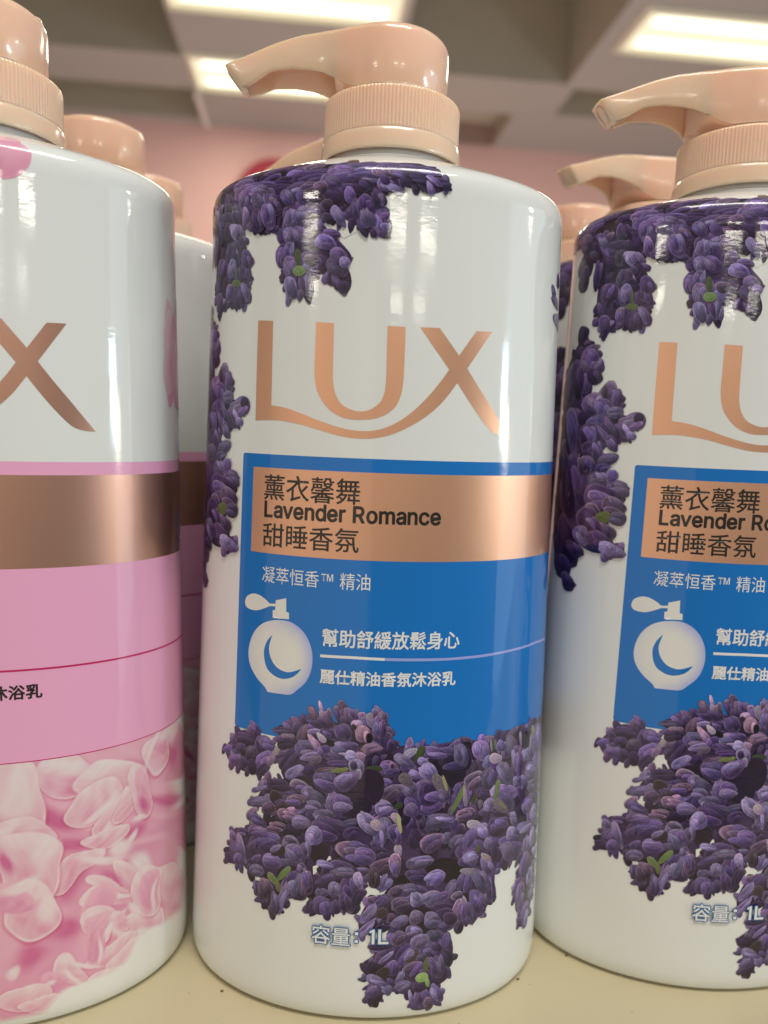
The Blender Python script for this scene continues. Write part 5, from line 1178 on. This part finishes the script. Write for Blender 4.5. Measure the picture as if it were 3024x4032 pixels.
# ------------------------------------------------------------------ rose bottle
ROSE_PETALS = [(0.5986, -2.1482, 0.6136, -0.1682, -0.0135, -0.7188, 'm'),
 (0.3869, -2.8079, 0.3536, 0.068, 0.0821, -0.3191, 'm'),
 (1.1579, -1.858, -0.0448, -0.1135, -0.3228, 0.1737, 'm'),
 (1.111, -2.3061, -0.0179, -0.1058, -0.6485, 0.3881, 'm'),
 (1.0586, -2.6462, -0.0336, -0.1155, -0.2119, 0.1576, 'p'),
 (0.9245, -2.7776, 0.1116, 0.0643, 0.0719, -0.1007, 'p'),
 (0.4966, -2.0013, 0.0946, -0.085, -0.0451, -0.0792, 'd'),
 (0.5326, -2.2066, 0.0109, -0.0866, -0.1343, 0.0061, 'd'),
 (0.5698, -2.3787, 0.1011, 0.0688, 0.0456, -0.0796, 'd'),
 (0.5251, -2.6058, 0.1192, 0.0457, 0.0423, -0.1049, 'd'),
 (0.3573, -2.7241, 0.1174, 0.0254, 0.0223, -0.0858, 'd'),
 (1.1232, -1.874, -0.0021, -0.0714, -0.161, 0.0697, 'd'),
 (1.1168, -2.0994, -0.0017, -0.0618, -0.2211, 0.1079, 'd'),
 (0.8228, -1.8408, 0.066, 0.0179, 0.0272, -0.0589, 'd'),
 (0.8736, -2.2231, 0.1316, -0.007, 0.016, -0.0536, 'd'),
 (0.5644, -1.8018, 0.1344, -0.0555, -0.0157, -0.0881, 'p'),
 (0.5094, -1.7449, 0.0861, 0.0019, 0.006, -0.0463, 'w'),
 (0.6055, -1.7827, 0.0895, -0.0288, -0.0036, -0.0364, 'w'),
 (0.7754, -1.8937, 0.1698, -0.0203, 0.0153, -0.109, 'p'),
 (0.732, -1.8236, 0.0995, 0.0116, 0.0113, -0.0389, 'w'),
 (0.6604, -1.9656, 0.1188, 0.0603, 0.0374, -0.0724, 'p'),
 (0.7632, -2.0541, 0.123, 0.0895, 0.0435, -0.0624, 'p'),
 (0.6682, -2.001, 0.0983, 0.0489, 0.0122, -0.0237, 'w'),
 (0.7625, -2.0927, 0.0886, 0.0817, 0.0229, -0.029, 'w'),
 (0.7075, -2.1907, 0.1391, 0.0103, 0.0167, -0.0601, 'p'),
 (0.8096, -2.0309, 0.0521, -0.0382, -0.037, -0.0881, 'p'),
 (0.9189, -2.0122, 0.0427, -0.1802, -0.0865, 0.0119, 'p'),
 (0.935, -2.0085, 0.0385, -0.16, -0.0645, 0.0096, 'm'),
 (0.9389, -2.0802, 0.0233, -0.0969, -0.0523, 0.0087, 'd'),
 (0.9156, -2.1708, 0.0619, -0.0158, 0.0032, -0.0211, 'w'),
 (1.0134, -1.829, 0.0276, -0.0768, -0.1037, 0.0092, 'p'),
 (1.0262, -1.8138, 0.0222, -0.0607, -0.0709, 0.0068, 'm'),
 (0.9672, -1.7917, 0.0642, 0.0938, 0.0161, -0.0125, 'w'),
 (1.0808, -1.7643, 0.0884, 0.0392, 0.0363, -0.0365, 'w'),
 (1.1514, -1.7827, -0.0167, -0.0858, -0.0708, 0.0331, 'w'),
 (0.5953, -2.3287, 0.1292, 0.0658, 0.025, -0.0507, 'p'),
 (0.7224, -2.3321, 0.1781, -0.0115, 0.0071, -0.0347, 'w'),
 (0.8237, -2.2774, 0.0793, -0.0173, 0.009, -0.0642, 'w'),
 (0.8732, -2.2429, 0.0257, 0.0325, 0.017, -0.0171, 'w'),
 (0.9316, -2.4311, 0.014, -0.0923, -0.0634, 0.0204, 'w'),
 (0.8489, -2.4731, 0.0376, -0.1307, -0.0642, 0.0052, 'p'),
 (0.7557, -2.4531, 0.0965, -0.0578, -0.0121, -0.0634, 'd'),
 (0.755, -2.4924, 0.1333, -0.0676, -0.0033, -0.0323, 'p'),
 (0.763, -2.5455, 0.1529, -0.0649, -0.0008, -0.0415, 'p'),
 (0.7999, -2.5415, 0.1079, -0.0167, 0.0035, -0.0171, 'w'),
 (0.6837, -2.5433, 0.0923, 0.0382, 0.0285, -0.0592, 'm'),
 (0.6821, -2.6313, 0.0707, -0.0978, -0.0506, -0.0481, 'p'),
 (0.6817, -2.651, 0.0514, -0.0713, -0.0338, -0.032, 'm'),
 (0.9505, -2.5743, -0.0296, -0.1266, -0.0863, 0.0603, 'p'),
 (0.9618, -2.57, -0.0237, -0.0994, -0.0604, 0.0424, 'm'),
 (0.9836, -2.6235, -0.0245, -0.0992, -0.0159, 0.0115, 'w'),
 (0.875, -2.6582, 0.0451, -0.0624, -0.0262, -0.018, 'w'),
 (0.7511, -2.7002, 0.0882, 0.0758, 0.0121, -0.017, 'w'),
 (0.8059, -2.7155, 0.0718, -0.0802, -0.0241, -0.0322, 'w'),
 (0.797, -2.6911, 0.0554, -0.0615, -0.0144, -0.0195, 'p'),
 (0.9026, -2.8171, 0.0722, 0.0009, 0.0189, -0.0447, 'w'),
 (0.758, -2.814, 0.1258, 0.0213, 0.0216, -0.054, 'p'),
 (0.841, -2.8865, 0.104, 0.0207, 0.0322, -0.0679, 'p'),
 (0.6806, -2.71, 0.0503, -0.0308, -0.0199, -0.1091, 'm'),
 (0.7053, -2.7801, 0.0121, -0.0053, -0.0016, -0.0893, 'w'),
 (0.3187, -1.9341, -0.0409, -0.2367, -0.1431, 0.0491, 'p'),
 (0.3432, -1.8646, 0.059, -0.134, -0.0743, -0.0399, 'w'),
 (0.3621, -2.0779, 0.1078, -0.065, -0.0337, -0.0984, 'p'),
 (0.2856, -2.0483, 0.0767, 0.0529, 0.0145, -0.0273, 'w'),
 (0.3587, -2.2533, 0.0256, -0.2062, -0.1374, -0.0042, 'p'),
 (0.4295, -2.2111, -0.0199, -0.1155, -0.0612, 0.0257, 'w'),
 (0.3696, -2.4896, -0.0274, -0.1615, -0.1139, 0.0486, 'p'),
 (0.2857, -2.427, 0.1, -0.0164, -0.0017, -0.0837, 'm'),
 (0.3179, -2.3578, 0.1014, 0.0524, 0.0126, -0.0296, 'w'),
 (0.4321, -2.4848, -0.0263, -0.1037, -0.0375, 0.0213, 'w'),
 (0.2667, -2.2201, 0.0461, -0.0063, -0.0022, -0.1103, 'd'),
 (0.569, -2.8643, 0.0794, -0.1114, -0.0375, -0.039, 'p'),
 (0.5926, -2.9226, 0.0547, -0.1187, -0.015, -0.0067, 'w'),
 (0.6443, -2.8341, 0.1, -0.0511, -0.0016, -0.0171, 'w'),
 (0.4877, -2.8951, 0.0714, -0.0231, -0.0011, -0.0583, 'm'),
 (0.4637, -2.907, 0.0598, 0.0081, 0.0061, -0.0239, 'w'),
 (0.3529, -2.9536, 0.1303, -0.0041, 0.0117, -0.0981, 'p'),
 (0.746, -2.9805, 0.0936, 0.0146, 0.0313, -0.0784, 'p'),
 (0.6759, -3.0088, 0.067, 0.0154, 0.022, -0.0557, 'p'),
 (0.2555, -2.7795, 0.0306, 0.0382, 0.0197, -0.0243, 'w'),
 (0.4224, -3.0129, 0.1009, -0.0084, 0.0062, -0.0524, 'p')]
def rose_print(parent):
    us = np.arange(-.30, 1.62, .0056); vs_ = np.arange(-3.07, -1.705, .0056)
    Ug, Vg = np.meshgrid(us, vs_, indexing='ij')
    rng = np.random.default_rng(3)
    wu = np.zeros_like(Ug); wv = np.zeros_like(Ug)
    for k in range(14):
        f_ = rng.uniform(6, 34); a = rng.uniform(0, 6.28); ph = rng.uniform(0, 6.28)
        s = np.sin(f_*(Ug*math.cos(a)+Vg*math.sin(a))+ph)
        if k % 2: wu += s*.16/f_**.95
        else: wv += s*.16/f_**.95
    U_ = Ug + wu; V_ = Vg + wv
    base = np.array((.80, .79, .76)); col = np.tile(base, Ug.shape + (1,)).astype(float)
    pal = {'m': ((.69,.26,.41),(.81,.47,.57)), 'p': ((.72,.30,.43),(.82,.68,.69)), 'w': ((.80,.58,.62),(.80,.78,.77)), 'd': ((.60,.11,.28),(.68,.21,.38))}
    for i, (u, v, ax, ay, bx, by, t) in enumerate(ROSE_PETALS):
        det = ax*by - ay*bx
        if abs(det) < 1e-7: continue
        du_, dv_ = U_-u, V_-v
        X = (du_*by - dv_*bx)/det; Y = (ax*dv_ - ay*du_)/det
        rho = np.sqrt(X*X + Y*Y)
        if t == 'd': al = np.clip(1.25-rho, 0, 1)**1.3
        elif t == 'm': al = np.clip((1.12-rho)/.22, 0, 1)
        elif t == 'w': al = np.clip((1.15-rho)/.75, 0, 1)*.92
        else: al = np.clip((1.03-rho)/.05, 0, 1)
        al = al*al*(3-2*al)
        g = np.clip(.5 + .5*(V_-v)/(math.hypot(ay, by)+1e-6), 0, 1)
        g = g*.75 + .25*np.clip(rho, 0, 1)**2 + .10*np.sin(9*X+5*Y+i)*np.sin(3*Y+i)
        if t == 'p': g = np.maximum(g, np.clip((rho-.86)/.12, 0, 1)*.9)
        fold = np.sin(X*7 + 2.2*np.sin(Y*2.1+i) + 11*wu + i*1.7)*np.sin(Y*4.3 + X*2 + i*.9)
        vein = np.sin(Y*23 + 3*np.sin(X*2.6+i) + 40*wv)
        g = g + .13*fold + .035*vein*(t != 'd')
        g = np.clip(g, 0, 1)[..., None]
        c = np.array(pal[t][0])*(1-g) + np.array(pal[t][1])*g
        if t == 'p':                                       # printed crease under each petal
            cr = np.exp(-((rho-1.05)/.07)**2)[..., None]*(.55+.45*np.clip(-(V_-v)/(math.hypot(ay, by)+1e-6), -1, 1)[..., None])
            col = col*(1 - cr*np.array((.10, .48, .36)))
        col = col*(1-al[..., None]) + c*al[..., None]
    # fade to the bare white film towards the lower right, as the printed picture does
    edge = (Vg + 2.82) + .46*np.clip(1.0-Ug, 0, 2) + wv*1.6
    fade = np.clip(edge/.05, 0, 1)[..., None]
    col = col*fade + base*(1-fade)
    n0, n1 = Ug.shape
    P = surf(Ug.ravel(), Vg.ravel(), 4e-5)
    fs = [(i*n1+j, (i+1)*n1+j, (i+1)*n1+j+1, i*n1+j+1) for i in range(n0-1) for j in range(n1-1)]
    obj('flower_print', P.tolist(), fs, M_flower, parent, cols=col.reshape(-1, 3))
def rose_bottle():
    root = empty('pump_bottle')
    v_, f_ = body_mesh(); body = obj('body', v_, f_, M_white, root)
    sh = lambda pts: [(x+.0245, y-.051) for x, y in smooth_poly(pts)]
    wrap('logo', [(outline_mesh([sh(ART[k])]), 4e-5+i*4e-6) for i, k in enumerate(('L', 'U', 'X'))], M_bronze_red, body)
    wrap('label_panel', [(outline_mesh([rect(-.744, 1.95, -1.706, -.229, .014)]), 2e-5)], M_pink, body)
    wrap('foil_band', [(outline_mesh([rect(-.671, 1.95, -.743, -.293)]), 3.2e-5)], M_bronze_red, body)
    wrap('rule_line', [(outline_mesh([rect(-.25, 1.95, -1.247, -1.237)]), 4.6e-5), (outline_mesh([rect(-.744, 1.95, -1.709, -1.704)]), 4.6e-5)], M_magenta, body)
    t, _ = text_mesh('沐浴乳', .222, .4455, -1.386, -1.316)
    wrap('label_text', [(t, 4.6e-5, .0022)], M_ink, body)
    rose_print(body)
    b1 = [(.365, 1.16, .085, .02, -.01, .10, 'P'), (.33, 1.23, .10, .02, 0, .05, 'P'), (.25, 1.14, .08, .0, 0, .10, 'P')]
    b2 = [(1.22, .34, .06, .0, 0, .27, 'P'), (1.19, .42, .045, .0, .01, .15, 'Q'), (1.18, .26, .045, 0, 0, .13, 'Q'), (1.33, .36, .045, .0, 0, .26, 'Q'), (1.26, .40, .05, .0, .01, .16, 'P'), (1.24, .30, .045, .0, 0, .12, 'P'), (1.30, .20, .07, 0, 0, .14, 'P'), (1.40, .45, .12, 0, 0, .2, 'P'), (1.45, .2, .14, 0, 0, .2, 'Q')]
    for bl in (b1, b2):
        v_, f_, c_, top = flower_mesh(bl, 9); obj('petal_print', v_, f_, M_flower, body, cols=c_)
    add_pump(root)
    return root
M_bronze_red = film('rose_foil', (0.60, 0.33, 0.24), metallic=0.9, rough=0.38, grain=True)


# ------------------------------------------------------------------ the bottles on the shelf
M_crumb = plain('crumb', (0.16, 0.11, 0.07), 0.9)
for x_, y_, r_, lab in [(-0.0416, 0.1955, 0.0004, 'dark crumb on the shelf by the lower left of the middle bottle'), (0.0453, 0.2044, 0.0004, 'small crumb on the shelf touching the lower right of the middle bottle'), (0.0625, 0.2153, 0.0004, 'brown crumb on the shelf at the foot of the right front bottle')]:
    bm = bmesh.new(); bmesh.ops.create_icosphere(bm, subdivisions=2, radius=r_)
    for v in bm.verts: v.co *= random.Random(int(v.index*7+r_*1e7)).uniform(.7, 1.15)
    me = bpy.data.meshes.new('crumb'); bm.to_mesh(me); bm.free(); me.materials.append(M_crumb)
    o = bpy.data.objects.new('crumb', me); C.objects.link(o); o.location = (x_, y_, r_*.55); o.scale = (1.3, 1, .6)
    tag(o, lab, 'crumb', 'crumbs on the shelf')
GL, GR = 'lavender pump bottles on the shelf', 'rose pump bottles on the shelf'
proto = lavender_bottle()
LAV = [
 (-0.0359, 4.2578, 0.0, 'white lavender pump bottle in the middle with its whole blue label in view'),
 (2.0323, 4.5601, 0.055, 'front lavender pump bottle cut off by the right edge of the picture'),
 (-0.22, 5.62, -0.45, 'lavender bottle straight behind the middle one, only its spout showing left of the middle neck'),
 (2.00, 5.96, 0.45, 'second lavender bottle at the right, its peach spout below the front right spout'),
 (1.72, 7.10, -0.35, 'rearmost lavender bottle, peach cap showing past the right shoulder of the middle bottle')]
for i, (x, y, rz, lab) in enumerate(LAV):
    o = proto if i == 0 else copy_tree(proto)
    o.location = (x*RU, y*RU, 0); o.rotation_euler.z = rz
    tag(o, lab, 'pump bottle', GL)
rose = rose_bottle()
ROSES = [
 (-2.1460, 4.0623, 0.097, 'white and pink rose pump bottle cut off by the left edge of the picture'),
 (-2.12, 5.56, 0.05, 'rose bottle second in the left column, cap and grey shoulder showing behind the front one'),
 (-2.16, 6.72, 0.0, 'rearmost rose bottle, only the rounded top of its cap above the front left shoulder')]
for i, (x, y, rz, lab) in enumerate(ROSES):
    o = rose if i == 0 else copy_tree(rose)
    o.location = (x*RU, y*RU, 0); o.rotation_euler.z = rz
    tag(o, lab, 'pump bottle', GR)
